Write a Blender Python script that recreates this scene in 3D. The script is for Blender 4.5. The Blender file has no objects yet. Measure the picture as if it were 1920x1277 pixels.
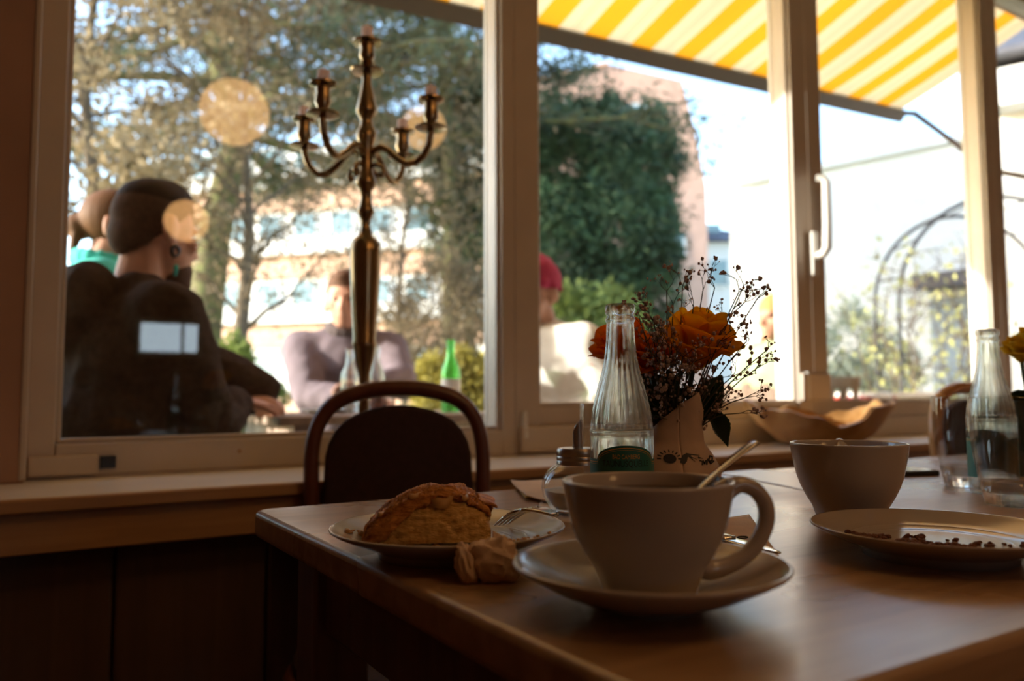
import bpy, bmesh, math, random
import numpy as np
from mathutils import Vector, Matrix, noise
rnd = random.Random(7)
sc = bpy.context.scene
col = sc.collection
PI = math.pi
R = math.radians

# ------------------------------------------------------------------ camera
F = 28 / 36 * 1920
CAM = Vector((0, 0, 0.884))
YAW, PITCH, ROLL = R(32.0), math.atan(102 / F), 0.004
CM = Matrix.Rotation(-YAW, 3, 'Z') @ Matrix.Rotation(PI / 2 + PITCH, 3, 'X') @ Matrix.Rotation(-ROLL, 3, 'Z')
cd = bpy.data.cameras.new('camera')
cd.lens, cd.sensor_width, cd.clip_start, cd.clip_end = 28, 36, 0.02, 400
cd.dof.use_dof, cd.dof.focus_distance, cd.dof.aperture_fstop = True, 0.765, 4.2
cam = bpy.data.objects.new('camera', cd)
col.objects.link(cam)
cam.matrix_world = Matrix.Translation(CAM) @ CM.to_4x4()
sc.camera = cam

# ------------------------------------------------------------------ light and exposure
sc.view_settings.view_transform = 'Standard'
sc.view_settings.look = 'None'
sc.view_settings.gamma = 1
sc.view_settings.use_curve_mapping = False
sc.view_settings.exposure = 0.25
SUN_TO = Vector((-2.5, 1.0, 0.8)).normalized()
w = bpy.data.worlds.new('sky')
sc.world = w
w.use_nodes = True
nt = w.node_tree
sky = nt.nodes.new('ShaderNodeTexSky')
sky.sky_type = 'NISHITA'
sky.sun_disc = False
sky.sun_elevation = math.asin(SUN_TO.z)
sky.sun_rotation = math.atan2(SUN_TO.x, SUN_TO.y)
sky.air_density, sky.dust_density, sky.ozone_density = 1.0, 1.0, 1.5
nt.links.new(sky.outputs[0], nt.nodes['Background'].inputs[0])
nt.nodes['Background'].inputs[1].default_value = SKY_STRENGTH = 0.95
sl = bpy.data.lights.new('sun', 'SUN')
sl.energy, sl.angle, sl.color = 11.0, R(0.6), (1.0, 0.93, 0.82)
so = bpy.data.objects.new('sun', sl)
so.rotation_euler = (-SUN_TO).to_track_quat('-Z', 'Y').to_euler()
so.location = SUN_TO * 40
col.objects.link(so)
sc.cycles.max_bounces = 10
sc.cycles.diffuse_bounces = 5
sc.cycles.glossy_bounces = 5
sc.cycles.transmission_bounces = 10
sc.cycles.transparent_max_bounces = 16
sc.cycles.caustics_refractive = False
sc.cycles.caustics_reflective = False
sc.cycles.sample_clamp_indirect = 6

# ------------------------------------------------------------------ placement helpers
def ray(px, py):
    return CM @ Vector(((px - 960) / F, -(py - 638.5) / F, -1))
def at_d(px, py, d): return CAM + ray(px, py) * d
def at_z(px, py, z):
    r = ray(px, py); return CAM + r * ((z - CAM.z) / r.z)
def at_y(px, py, y):
    r = ray(px, py); return CAM + r * (y / r.y)
def flat(v, z): return Vector((v.x, v.y, z))
FWD = Vector((math.sin(YAW), math.cos(YAW), 0))
RGT = Vector((math.cos(YAW), -math.sin(YAW), 0))
UP = Vector((0, 0, 1))
CAMROT = -YAW      # a thing turned by this angle has local +X to the photo's right, +Y away

# ------------------------------------------------------------------ mesh helpers
class MB:
    def __init__(s): s.v, s.f = [], []
    def add(s, vs, fs):
        o = len(s.v)
        s.v.extend([tuple(x) for x in vs]); s.f.extend([tuple(i + o for i in q) for q in fs]); return s
    def box(s, c, size, rot=None):
        x, y, z = [k / 2 for k in size]
        vs = [Vector((a * x, b * y, d * z)) for a, b, d in ((-1,-1,-1),(1,-1,-1),(1,1,-1),(-1,1,-1),(-1,-1,1),(1,-1,1),(1,1,1),(-1,1,1))]
        if rot is not None: vs = [rot @ v for v in vs]
        c = Vector(c)
        return s.add([v + c for v in vs], [(0,3,2,1),(4,5,6,7),(0,1,5,4),(1,2,6,5),(2,3,7,6),(3,0,4,7)])
    def span(s, x0, x1, y0, y1, z0, z1):
        return s.box(((x0+x1)/2, (y0+y1)/2, (z0+z1)/2), (x1-x0, y1-y0, z1-z0))
    def tube(s, pts, rad, n=8, closed=False, flatten=1.0):
        pts = [Vector(p) for p in pts]
        m = len(pts)
        if not hasattr(rad, '__len__'): rad = [rad] * m
        vs, fs, prev = [], [], None
        for i, p in enumerate(pts):
            if closed: t = pts[(i+1) % m] - pts[i-1]
            else: t = pts[min(i+1, m-1)] - pts[max(i-1, 0)]
            t = t.normalized() if t.length > 1e-9 else Vector((0,0,1))
            if prev is None:
                a = Vector((0,0,1)) if abs(t.z) < 0.9 else Vector((1,0,0))
                nrm = (a - t * a.dot(t)).normalized()
            else:
                nrm = prev - t * prev.dot(t)
                nrm = nrm.normalized() if nrm.length > 1e-6 else prev
            prev = nrm
            b = t.cross(nrm)
            for k in range(n):
                a = 2 * PI * k / n
                vs.append(p + (nrm * math.cos(a) * flatten + b * math.sin(a)) * rad[i])
        for i in range(m if closed else m - 1):
            j = (i + 1) % m
            for k in range(n):
                fs.append((i*n+k, i*n+(k+1) % n, j*n+(k+1) % n, j*n+k))
        if not closed:
            fs.append(tuple(range(n-1, -1, -1))); fs.append(tuple((m-1)*n+k for k in range(n)))
        return s.add(vs, fs)
    def lathe(s, prof, n=48, c=(0,0,0), mod=None, closed=False):
        vs, fs, rows = [], [], []
        c = Vector(c)
        for r, z in prof:
            if r < 1e-6 and not closed:
                rows.append([len(vs)]); vs.append(c + Vector((0,0,z)))
            else:
                row = []
                for k in range(n):
                    a = 2 * PI * k / n
                    rr = mod(r, z, a) if mod else r
                    row.append(len(vs)); vs.append(c + Vector((rr*math.cos(a), rr*math.sin(a), z)))
                rows.append(row)
        m = len(rows)
        for i in range(m if closed else m-1):
            A, B = rows[i], rows[(i+1) % m]
            for k in range(n):
                k2 = (k+1) % n
                if len(A) == 1 and len(B) == 1: continue
                if len(A) == 1: fs.append((A[0], B[k2], B[k]))
                elif len(B) == 1: fs.append((A[k], A[k2], B[0]))
                else: fs.append((A[k], A[k2], B[k2], B[k]))
        return s.add(vs, fs)
    def prism(s, poly, z0, z1):
        n = len(poly)
        vs = [(x, y, z0) for x, y in poly] + [(x, y, z1) for x, y in poly]
        return s.add(vs, [tuple(range(n-1,-1,-1)), tuple(range(n, 2*n))] + [(i, (i+1)%n, n+(i+1)%n, n+i) for i in range(n)])
    def ell(s, c, r, rot=None, n=16, m=10):
        vs, fs = [], []
        c = Vector(c)
        for i in range(m+1):
            th = PI * i / m
            for k in range(n):
                a = 2*PI*k/n
                p = Vector((r[0]*math.sin(th)*math.cos(a), r[1]*math.sin(th)*math.sin(a), -r[2]*math.cos(th)))
                if rot is not None: p = rot @ p
                vs.append(p + c)
        for i in range(m):
            for k in range(n):
                fs.append((i*n+k, i*n+(k+1)%n, (i+1)*n+(k+1)%n, (i+1)*n+k))
        return s.add(vs, fs)
    def cap(s, p0, p1, r0, r1, n=12):
        p0, p1 = Vector(p0), Vector(p1)
        d = (p1-p0); L = d.length
        d = d.normalized() if L > 1e-7 else Vector((0,0,1))
        pts, rr = [], []
        for i in range(5):
            a = PI/2*i/4; pts.append(p0 - d*r0*math.cos(a)); rr.append(max(r0*math.sin(a), r0*0.02))
        for i in range(5):
            a = PI/2*(4-i)/4; pts.append(p1 + d*r1*math.cos(a)); rr.append(max(r1*math.sin(a), r1*0.02))
        return s.tube(pts, rr, n)
    def grid(s, fn, nu, nv):
        vs = [fn(i/nu, j/nv) for i in range(nu+1) for j in range(nv+1)]
        W = nv+1
        return s.add(vs, [(i*W+j, (i+1)*W+j, (i+1)*W+j+1, i*W+j+1) for i in range(nu) for j in range(nv)])
    def mesh(s, name):
        me = bpy.data.meshes.new(name); me.from_pydata(s.v, [], s.f); me.update(); return me
    def build(s, name, mat, parent=None, smooth=None, bevel=0, solid=0, sub=0, seg=2):
        me = s.mesh(name)
        return link_mesh(name, me, mat, parent, smooth, bevel, solid, sub, seg)

def link_mesh(name, me, mat, parent=None, smooth=None, bevel=0, solid=0, sub=0, seg=2):
    bm = bmesh.new(); bm.from_mesh(me)
    bmesh.ops.recalc_face_normals(bm, faces=bm.faces[:]); bm.to_mesh(me); bm.free()
    if smooth is not None:
        me.polygons.foreach_set('use_smooth', [True]*len(me.polygons))
        if smooth < 180: me.set_sharp_from_angle(angle=R(smooth))
    me.materials.append(mat)
    o = bpy.data.objects.new(name, me); col.objects.link(o)
    if parent: o.parent = parent
    if solid:
        md = o.modifiers.new('solid', 'SOLIDIFY'); md.thickness = solid; md.offset = 0
    if sub:
        md = o.modifiers.new('sub', 'SUBSURF'); md.levels = md.render_levels = sub
    if bevel:
        md = o.modifiers.new('bevel', 'BEVEL'); md.width = bevel; md.segments = seg; md.limit_method = 'ANGLE'; md.angle_limit = R(40)
        md.harden_normals = False
        me.polygons.foreach_set('use_smooth', [True]*len(me.polygons)); me.set_sharp_from_angle(angle=R(45))
    return o

def tag(o, label, cat, group=None, kind=None):
    o['label'] = label; o['category'] = cat
    if group: o['group'] = group
    if kind: o['kind'] = kind
    return o
def thing(name, label, cat, loc=(0,0,0), rz=0, group=None, kind=None):
    o = bpy.data.objects.new(name, None); col.objects.link(o)
    o.location = loc; o.rotation_euler = (0,0,rz); o.empty_display_size = 0.05
    return tag(o, label, cat, group, kind)
def setting(name, loc=(0,0,0), rz=0, label=None):
    o = bpy.data.objects.new(name, None); col.objects.link(o); o.location = loc; o.rotation_euler = (0,0,rz)
    o['kind'] = 'structure'
    if label: o['label'] = label
    return o
def struct(name, mb, mat, label=None, bevel=0):
    o = mb.build(name, mat, bevel=bevel); o['kind'] = 'structure'
    if label: o['label'] = label
    return o
def dup(o, parent=None):
    c = o.copy(); col.objects.link(c); c.parent = parent
    for ch in [x for x in o.children]: dup(ch, c)
    return c

# a soup of small leaf quads: centres (N,3)
def leaves(name, P, size, mat, parent, seed=1, aspect=0.45, up=0.0):
    g = np.random.default_rng(seed)
    P = np.asarray(P, float); N = len(P)
    a = g.normal(size=(N,3)); a[:,2] *= (1-up); a /= np.linalg.norm(a, axis=1)[:,None]
    b = np.cross(a, g.normal(size=(N,3))); b /= np.linalg.norm(b, axis=1)[:,None]
    s = size * g.uniform(0.6, 1.3, N)[:,None]
    a = a*s; b = b*s*aspect
    V = np.stack([P-a, P-b, P+a, P+b], 1).reshape(-1,3)
    me = bpy.data.meshes.new(name)
    me.vertices.add(4*N); me.vertices.foreach_set('co', V.ravel())
    me.loops.add(4*N); me.loops.foreach_set('vertex_index', np.arange(4*N))
    me.polygons.add(N); me.polygons.foreach_set('loop_start', np.arange(0,4*N,4)); me.polygons.foreach_set('loop_total', np.full(N,4))
    me.update(); me.validate()
    me.materials.append(mat)
    o = bpy.data.objects.new(name, me); col.objects.link(o); o.parent = parent; o['kind'] = 'stuff'
    return o

# ------------------------------------------------------------------ materials
def nodes_of(name):
    m = bpy.data.materials.new(name); m.use_nodes = True
    return m, m.node_tree, m.node_tree.nodes['Principled BSDF']
def mat(name, c, rough=0.5, metal=0, var=0.0, scale=6, bump=0.0, bscale=60, spec=0.5, stretch=(1,1,1), c2=None, coat=0, transl=0, detail=4):
    m, t, p = nodes_of(name)
    p.inputs['Roughness'].default_value = rough
    p.inputs['Metallic'].default_value = metal
    p.inputs['Specular IOR Level'].default_value = spec
    p.inputs['Coat Weight'].default_value = coat
    c = (*c, 1)
    p.inputs['Base Color'].default_value = c
    colsock = None
    tc = t.nodes.new('ShaderNodeTexCoord'); mp = t.nodes.new('ShaderNodeMapping')
    mp.inputs['Scale'].default_value = stretch
    t.links.new(tc.outputs['Object'], mp.inputs[0])
    if var or c2:
        n = t.nodes.new('ShaderNodeTexNoise'); n.inputs['Scale'].default_value = scale; n.inputs['Detail'].default_value = detail
        t.links.new(mp.outputs[0], n.inputs['Vector'])
        r = t.nodes.new('ShaderNodeValToRGB')
        lo = (*[k*(1-var) for k in c[:3]], 1) if not c2 else c
        hi = (*[min(1, k*(1+var)) for k in c[:3]], 1) if not c2 else (*c2, 1)
        r.color_ramp.elements[0].position, r.color_ramp.elements[1].position = 0.32, 0.68
        r.color_ramp.elements[0].color, r.color_ramp.elements[1].color = lo, hi
        t.links.new(n.outputs[0], r.inputs[0]); t.links.new(r.outputs[0], p.inputs['Base Color']); colsock = r.outputs[0]
    if bump:
        n2 = t.nodes.new('ShaderNodeTexNoise'); n2.inputs['Scale'].default_value = bscale; n2.inputs['Detail'].default_value = 3
        t.links.new(mp.outputs[0], n2.inputs['Vector'])
        b = t.nodes.new('ShaderNodeBump'); b.inputs['Strength'].default_value = bump; b.inputs['Distance'].default_value = 0.002
        t.links.new(n2.outputs[0], b.inputs['Height']); t.links.new(b.outputs[0], p.inputs['Normal'])
    if transl:
        tr = t.nodes.new('ShaderNodeBsdfTranslucent'); tr.inputs[0].default_value = c
        if colsock: t.links.new(colsock, tr.inputs[0])
        mx = t.nodes.new('ShaderNodeMixShader'); mx.inputs[0].default_value = transl
        t.links.new(p.outputs[0], mx.inputs[1]); t.links.new(tr.outputs[0], mx.inputs[2])
        t.links.new(mx.outputs[0], t.nodes['Material Output'].inputs[0])
    return m
def glass(name, c=(1,1,1), ior=1.5, rough=0.0, mix=0.35, shell=None):
    m, t, p = nodes_of(name)
    p.inputs['Base Color'].default_value = (*c, 1)
    p.inputs['Transmission Weight'].default_value = 1
    p.inputs['Roughness'].default_value = rough
    p.inputs['IOR'].default_value = ior
    # light passes thin-walled glass: mix in clear transparency
    tr = t.nodes.new('ShaderNodeBsdfTransparent'); tr.inputs[0].default_value = (*[0.9+0.1*k for k in c], 1)
    mx = t.nodes.new('ShaderNodeMixShader'); mx.inputs[0].default_value = mix
    if shell: tr.inputs[0].default_value = (*shell, 1)
    t.links.new(p.outputs[0], mx.inputs[1]); t.links.new(tr.outputs[0], mx.inputs[2])
    t.links.new(mx.outputs[0], t.nodes['Material Output'].inputs[0])
    return m
def pane_mat(name, ior=1.5, tint=(0.95, 0.96, 0.95)):
    m, t, p = nodes_of(name)
    t.nodes.remove(p)
    fr = t.nodes.new('ShaderNodeFresnel')
    ge = t.nodes.new('ShaderNodeNewGeometry'); mr = t.nodes.new('ShaderNodeMapRange')   # both faces reflect alike: no inner total reflection
    mr.inputs[3].default_value, mr.inputs[4].default_value = ior, 1/ior
    t.links.new(ge.outputs['Backfacing'], mr.inputs[0]); t.links.new(mr.outputs[0], fr.inputs[0])
    a = t.nodes.new('ShaderNodeBsdfTransparent'); a.inputs[0].default_value = (*tint, 1)
    g = t.nodes.new('ShaderNodeBsdfGlossy'); g.inputs['Roughness'].default_value = 0
    mx = t.nodes.new('ShaderNodeMixShader')
    t.links.new(fr.outputs[0], mx.inputs[0]); t.links.new(a.outputs[0], mx.inputs[1]); t.links.new(g.outputs[0], mx.inputs[2])
    t.links.new(mx.outputs[0], t.nodes['Material Output'].inputs[0])
    return m
def emit(name, c, s, var=0):
    m, t, p = nodes_of(name)
    p.inputs['Base Color'].default_value = (*c, 1)
    p.inputs['Emission Color'].default_value = (*c, 1)
    p.inputs['Emission Strength'].default_value = s
    return m
def wood(name, a, b, rough=0.4, axis=0, scale=3.0, bump=0.15, coat=0.0, spec=0.5):
    m, t, p = nodes_of(name)
    tc = t.nodes.new('ShaderNodeTexCoord'); mp = t.nodes.new('ShaderNodeMapping')
    s = [14, 14, 14]; s[axis] = 0.9
    mp.inputs['Scale'].default_value = s
    t.links.new(tc.outputs['Object'], mp.inputs[0])
    n = t.nodes.new('ShaderNodeTexNoise'); n.inputs['Scale'].default_value = scale; n.inputs['Detail'].default_value = 6; n.inputs['Distortion'].default_value = 0.6
    t.links.new(mp.outputs[0], n.inputs['Vector'])
    n3 = t.nodes.new('ShaderNodeTexNoise'); n3.inputs['Scale'].default_value = 5; n3.inputs['Detail'].default_value = 3
    t.links.new(tc.outputs['Object'], n3.inputs['Vector'])
    r = t.nodes.new('ShaderNodeValToRGB')
    r.color_ramp.elements[0].position, r.color_ramp.elements[1].position = 0.3, 0.72
    r.color_ramp.elements[0].color, r.color_ramp.elements[1].color = (*a, 1), (*b, 1)
    t.links.new(n.outputs[0], r.inputs[0]); t.links.new(r.outputs[0], p.inputs['Base Color'])
    mr = t.nodes.new('ShaderNodeMapRange'); mr.inputs[1].default_value, mr.inputs[2].default_value = 0.3, 0.7
    mr.inputs[3].default_value, mr.inputs[4].default_value = rough*0.75, rough*1.3
    t.links.new(n3.outputs[0], mr.inputs[0]); t.links.new(mr.outputs[0], p.inputs['Roughness'])
    bp = t.nodes.new('ShaderNodeBump'); bp.inputs['Strength'].default_value = bump; bp.inputs['Distance'].default_value = 0.001
    t.links.new(n.outputs[0], bp.inputs['Height']); t.links.new(bp.outputs[0], p.inputs['Normal'])
    p.inputs['Coat Weight'].default_value = coat; p.inputs['Specular IOR Level'].default_value = spec
    return m

K = {}
K['plaster'] = mat('warm plaster', (0.44, 0.27, 0.20), 0.85, var=0.12, scale=3, bump=0.1)
K['ceil'] = mat('ceiling paint', (0.66, 0.56, 0.45), 0.9, var=0.05)
K['floor'] = wood('dark floor boards', (0.10, 0.05, 0.03), (0.17, 0.09, 0.05), 0.5)
K['frame'] = mat('cream window paint', (0.60, 0.52, 0.44), 0.38, var=0.04, scale=8, bump=0.05, bscale=90)
K['pane'] = pane_mat('window glass')
K['sill'] = mat('cream sill laminate', (0.78, 0.72, 0.63), 0.30, var=0.05, scale=9)
K['lip'] = wood('oak sill lip', (0.38, 0.21, 0.10), (0.50, 0.30, 0.15), 0.45)
K['panel'] = wood('dark panel wood', (0.075, 0.04, 0.025), (0.11, 0.06, 0.035), 0.55, axis=2)
K['table'] = wood('waxed beech tabletop', (0.27, 0.155, 0.08), (0.42, 0.26, 0.145), 0.30, axis=0, bump=0.25, spec=0.7)
K['tableleg'] = wood('dark table leg', (0.10, 0.05, 0.03), (0.15, 0.08, 0.05), 0.5, axis=2)
K['bent'] = wood('red brown bentwood', (0.10, 0.028, 0.014), (0.15, 0.045, 0.022), 0.35, axis=2)
K['bentlit'] = wood('bentwood lightened as lit', (0.42, 0.20, 0.07), (0.52, 0.27, 0.10), 0.35, axis=2)  # same bentwood made paler: light on the right chair put into its colour
K['uphol'] = mat('dark maroon upholstery', (0.035, 0.012, 0.012), 0.8, var=0.2, scale=80, bump=0.3, bscale=300)
K['bronze'] = mat('aged brass', (0.33, 0.235, 0.13), 0.24, 1.0, var=0.2, scale=12)
K['candle'] = mat('pinkish candle wax', (0.86, 0.70, 0.64), 0.5, transl=0.6)
K['ceramic'] = mat('cream stoneware glaze', (0.43, 0.37, 0.325), 0.16, var=0.03, scale=20, spec=0.5)
K['coffee'] = mat('coffee', (0.035, 0.012, 0.006), 0.15)
K['steel'] = mat('stainless steel', (0.62, 0.60, 0.57), 0.16, 1.0, bump=0.03, bscale=200)
K['cap'] = mat('brushed cap steel', (0.42, 0.36, 0.31), 0.3, 1.0)
K['glass'] = glass('clear glass', (0.985, 1.0, 0.99))
K['gglass'] = glass('greenish bottle glass', (0.95, 0.985, 0.965), mix=0.45, shell=(0.96, 0.985, 0.97))
K['thin'] = pane_mat('thin blown glass', 1.5, (0.955, 0.965, 0.96))
K['beer'] = glass('green glass', (0.35, 0.88, 0.35), mix=0.5, shell=(0.62, 0.95, 0.62))
K['sugar'] = mat('sugar', (0.80, 0.70, 0.58), 0.8, bump=0.5, bscale=900)
K['label'] = mat('deep green label', (0.014, 0.125, 0.090), 0.45)
K['gold'] = mat('gold print', (0.55, 0.27, 0.05), 0.4, 0.3)
K['ink'] = mat('black ink', (0.012, 0.010, 0.010), 0.6)
K['darkprint'] = mat('near black green print', (0.002, 0.012, 0.010), 0.5)
K['kraft'] = mat('kraft paper', (0.56, 0.40, 0.28), 0.8, var=0.08, scale=25, bump=0.3, bscale=60, transl=0.12)
K['napkin'] = mat('unbleached napkin', (0.76, 0.56, 0.40), 0.9, var=0.06, scale=30, bump=0.3, bscale=200, transl=0.15)
K['paper'] = mat('white paper', (0.84, 0.82, 0.78), 0.35)
K['yellowpaper'] = mat('yellow paper', (0.72, 0.50, 0.12), 0.7)
K['crust'] = mat('baked crust', (0.24, 0.055, 0.010), 0.5, c2=(0.80, 0.36, 0.085), scale=85, bump=1.0, bscale=420, stretch=(0.45,1.8,1.8), spec=0.3, detail=8)
K['crumb'] = mat('pastry crumb', (0.58, 0.30, 0.075), 0.75, c2=(0.88, 0.60, 0.24), scale=160, bump=1.0, bscale=520, stretch=(0.6,1,2.0), transl=0.15)
K['flake'] = mat('pastry flake', (0.62, 0.36, 0.14), 0.4, var=0.15, transl=0.3)
K['rose'] = mat('yellow orange petals', (0.95, 0.52, 0.015), 0.6, c2=(1.0, 0.74, 0.05), scale=30, transl=0.8, spec=0.05)
K['rose2'] = mat('orange petals', (0.82, 0.26, 0.01), 0.6, c2=(0.92, 0.42, 0.03), scale=30, transl=0.8, spec=0.05)
K['yellowfl'] = mat('yellow petals', (0.85, 0.60, 0.03), 0.55, var=0.1, transl=0.4)
K['stem'] = mat('green stem', (0.06, 0.085, 0.025), 0.6)
K['gyp'] = mat('brown green sprig', (0.075, 0.065, 0.03), 0.7)
K['bud'] = mat('pale pink buds', (0.52, 0.38, 0.32), 0.8, transl=0.2)
K['rleaf'] = mat('dark rose leaf', (0.022, 0.055, 0.014), 0.5, var=0.3, scale=40, transl=0.25)
K['burl'] = wood('pale burl wood', (0.36, 0.17, 0.05), (0.62, 0.38, 0.16), 0.5, axis=2, scale=0.7)
K['black'] = mat('black plastic', (0.012, 0.012, 0.013), 0.3)
K['white'] = mat('white plastic', (0.80, 0.79, 0.76), 0.35)
K['globe'] = emit('lit amber paper', (1.0, 0.52, 0.19), 6.4)
K['frost'] = emit('bright frosted window', (0.72, 0.88, 1.0), 6.0)
# outside
K['ground'] = mat('gravel and grass', (0.34, 0.32, 0.24), 0.95, c2=(0.28, 0.33, 0.14), scale=0.8, bump=0.5)
K['house'] = mat('white render', (0.80, 0.79, 0.77), 0.9, var=0.03)
K['pink'] = mat('pale pink brick', (0.46, 0.29, 0.23), 0.9, var=0.08, scale=2)
K['salmon'] = mat('salmon brick', (0.62, 0.39, 0.28), 0.9, var=0.08, scale=3)
K['slate'] = mat('dark slate roof', (0.10, 0.10, 0.12), 0.7, var=0.2, scale=4)
K['winpane'] = mat('window pane far', (0.16, 0.26, 0.30), 0.08, spec=0.9)
K['bark'] = mat('mossy bark', (0.10, 0.075, 0.05), 0.95, c2=(0.16, 0.17, 0.06), scale=7, bump=1, bscale=30)
K['bark2'] = mat('grey brown bark', (0.12, 0.09, 0.06), 0.95, var=0.3, scale=9)
K['cedar'] = mat('grey green needles', (0.085, 0.115, 0.072), 0.85, spec=0.15, var=0.45, scale=1.2, transl=0.3)
K['beech'] = mat('dry beige leaves', (0.34, 0.265, 0.165), 0.85, spec=0.15, var=0.35, scale=1.5, transl=0.35)
K['twig'] = mat('brown buds and twigs', (0.19, 0.145, 0.09), 0.9, spec=0.15, var=0.35, scale=1.5, transl=0.2)
K['yew'] = mat('dark yew needles', (0.040, 0.085, 0.038), 0.75, var=0.5, scale=1.6, transl=0.2)
K['hedge'] = mat('light green hedge', (0.19, 0.24, 0.06), 0.8, var=0.4, scale=2, transl=0.3)
K['goldbush'] = mat('golden evergreen', (0.30, 0.255, 0.05), 0.8, var=0.6, scale=9, transl=0.35)
K['climb'] = mat('spring leaves', (0.50, 0.50, 0.20), 0.8, var=0.3, scale=3, transl=0.35)
K['greyshrub'] = mat('grey green shrub', (0.38, 0.42, 0.34), 0.9, var=0.3, scale=3, transl=0.2)
K['iron'] = mat('dark iron', (0.05, 0.055, 0.06), 0.5, 0.6)
K['awnbar'] = mat('brown awning bar', (0.055, 0.04, 0.032), 0.5)
K['teak'] = wood('weathered teak', (0.28, 0.19, 0.14), (0.42, 0.31, 0.24), 0.6, axis=2)
K['skin'] = mat('skin', (0.58, 0.31, 0.22), 0.55, spec=0.25, var=0.08, scale=30)
K['skinpale'] = mat('pale skin', (0.47, 0.25, 0.175), 0.55, spec=0.25, var=0.06, scale=30)
K['hair'] = mat('dark brown hair', (0.030, 0.018, 0.012), 0.7, bump=0.8, bscale=300, spec=0.12)
K['fade'] = mat('clipped brown hair', (0.085, 0.050, 0.036), 0.8, spec=0.1, var=0.2, scale=90)
K['hair2'] = mat('chestnut hair', (0.11, 0.05, 0.02), 0.6, bump=0.6, bscale=200, spec=0.12)
K['hair3'] = mat('short brown hair', (0.10, 0.05, 0.03), 0.7, bump=0.6, bscale=250, spec=0.12)
K['hair4'] = mat('sandy hair', (0.42, 0.23, 0.09), 0.7, bump=0.6, bscale=250, spec=0.12)
K['beard'] = mat('brown stubble', (0.10, 0.05, 0.03), 0.9)
K['hoodie'] = mat('dark brown fleece', (0.050, 0.032, 0.022), 0.95, spec=0.08, var=0.25, scale=60, bump=0.5, bscale=300)
K['teal'] = mat('teal knit', (0.06, 0.50, 0.44), 0.9)
K['lilac'] = mat('lilac grey sweatshirt', (0.175, 0.14, 0.16), 0.95, var=0.1, scale=10, spec=0.1)
K['jacketdark'] = mat('dark collar', (0.10, 0.08, 0.08), 0.95, spec=0.1)
K['cream'] = mat('cream knit sweater', (0.80, 0.76, 0.70), 0.95, var=0.06, scale=40, bump=0.5, bscale=150)
K['beanie'] = mat('raspberry knit', (0.42, 0.03, 0.10), 0.95, bump=0.6, bscale=150)
K['jacket'] = mat('sage green jacket', (0.28, 0.33, 0.19), 0.9, var=0.1, scale=10)
K['jeans'] = mat('dark jeans', (0.05, 0.06, 0.09), 0.9)
K['eye'] = mat('eye', (0.03, 0.02, 0.02), 0.1)
K['red'] = mat('red drink', (0.75, 0.10, 0.05), 0.3, transl=0.3)
K['redflower'] = mat('red petals', (0.80, 0.10, 0.02), 0.6, transl=0.3)
def awning_mat():
    m, t, p = nodes_of('striped awning fabric')
    t.nodes.remove(p)
    tc = t.nodes.new('ShaderNodeTexCoord'); sx = t.nodes.new('ShaderNodeSeparateXYZ')
    t.links.new(tc.outputs['Object'], sx.inputs[0])
    a = t.nodes.new('ShaderNodeMath'); a.operation = 'DIVIDE'; a.inputs[1].default_value = 0.325
    f = t.nodes.new('ShaderNodeMath'); f.operation = 'FRACT'
    t.links.new(sx.outputs[0], a.inputs[0]); t.links.new(a.outputs[0], f.inputs[0])
    r = t.nodes.new('ShaderNodeValToRGB'); r.color_ramp.interpolation = 'CONSTANT'
    e = r.color_ramp.elements
    Y, C, S = (0.78, 0.30, 0.012, 1), (0.66, 0.49, 0.27, 1), (0.52, 0.36, 0.19, 1)
    e[0].position, e[0].color = 0.0, Y
    e[1].position, e[1].color = 0.47, C
    for pos, c in ((0.71, S), (0.74, C), (0.79, S), (0.82, C)):
        k = e.new(pos); k.color = c
    t.links.new(f.outputs[0], r.inputs[0])
    d = t.nodes.new('ShaderNodeBsdfDiffuse'); tr = t.nodes.new('ShaderNodeBsdfTranslucent'); mx = t.nodes.new('ShaderNodeMixShader')
    mx.inputs[0].default_value = 0.6
    t.links.new(r.outputs[0], d.inputs[0]); t.links.new(r.outputs[0], tr.inputs[0])
    t.links.new(d.outputs[0], mx.inputs[1]); t.links.new(tr.outputs[0], mx.inputs[2])
    t.links.new(mx.outputs[0], t.nodes['Material Output'].inputs[0])
    return m
K['awning'] = awning_mat()
# ================================================================== the room
TERR = 0.10
struct('floor', MB().span(-2.6, 6.4, -4.1, 1.95, -0.1, 0.0), K['floor'])
struct('ceiling', MB().span(-2.6, 6.4, -4.1, 1.95, 2.92, 3.0), K['ceil'])
wl = MB().span(-2.7, -2.5, -4.1, 1.95, 0, 2.92)
struct('wall_left', wl, K['plaster'])
struct('wall_right', MB().span(6.3, 6.5, -4.1, 1.95, 0, 2.92), K['plaster'])
struct('wall_back', MB().span(-2.5, 6.3, -4.2, -4.0, 0, 2.92), K['plaster'])
WF = setting('wall_front', label='reddish brown plastered wall around the row of windows')
MB().span(-2.5, 0.0222, 1.74, 1.96, 0.725, 2.92).build('pier', K['plaster'], WF, bevel=0.004)
MB().span(4.8975, 6.30, 1.74, 1.96, 0.725, 2.92).build('pier', K['plaster'], WF, bevel=0.004)
MB().span(-2.5, 6.3, 1.62, 1.96, 0, 0.700).build('parapet', K['plaster'], WF)
MB().span(-2.5, 6.3, 1.74, 1.96, 2.92, 4.4).build('upper_wall', K['house'], WF)
MB().span(0.018, 4.90, 1.74, 1.96, 2.78, 2.92).build('lintel', K['plaster'], WF)
MB().box((0.018, 1.745, 1.75), (0.012, 0.02, 2.04)).build('corner_bead', K['frame'], WF, bevel=0.003)
struct('wall_sun_screen', MB().span(-0.75, -0.55, 1.96, 2.72, TERR, 4.4), K['house'], 'unseen outer side wall added to shade the terrace corner')  # unseen wall, added to keep the low sun off the near terrace
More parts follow.
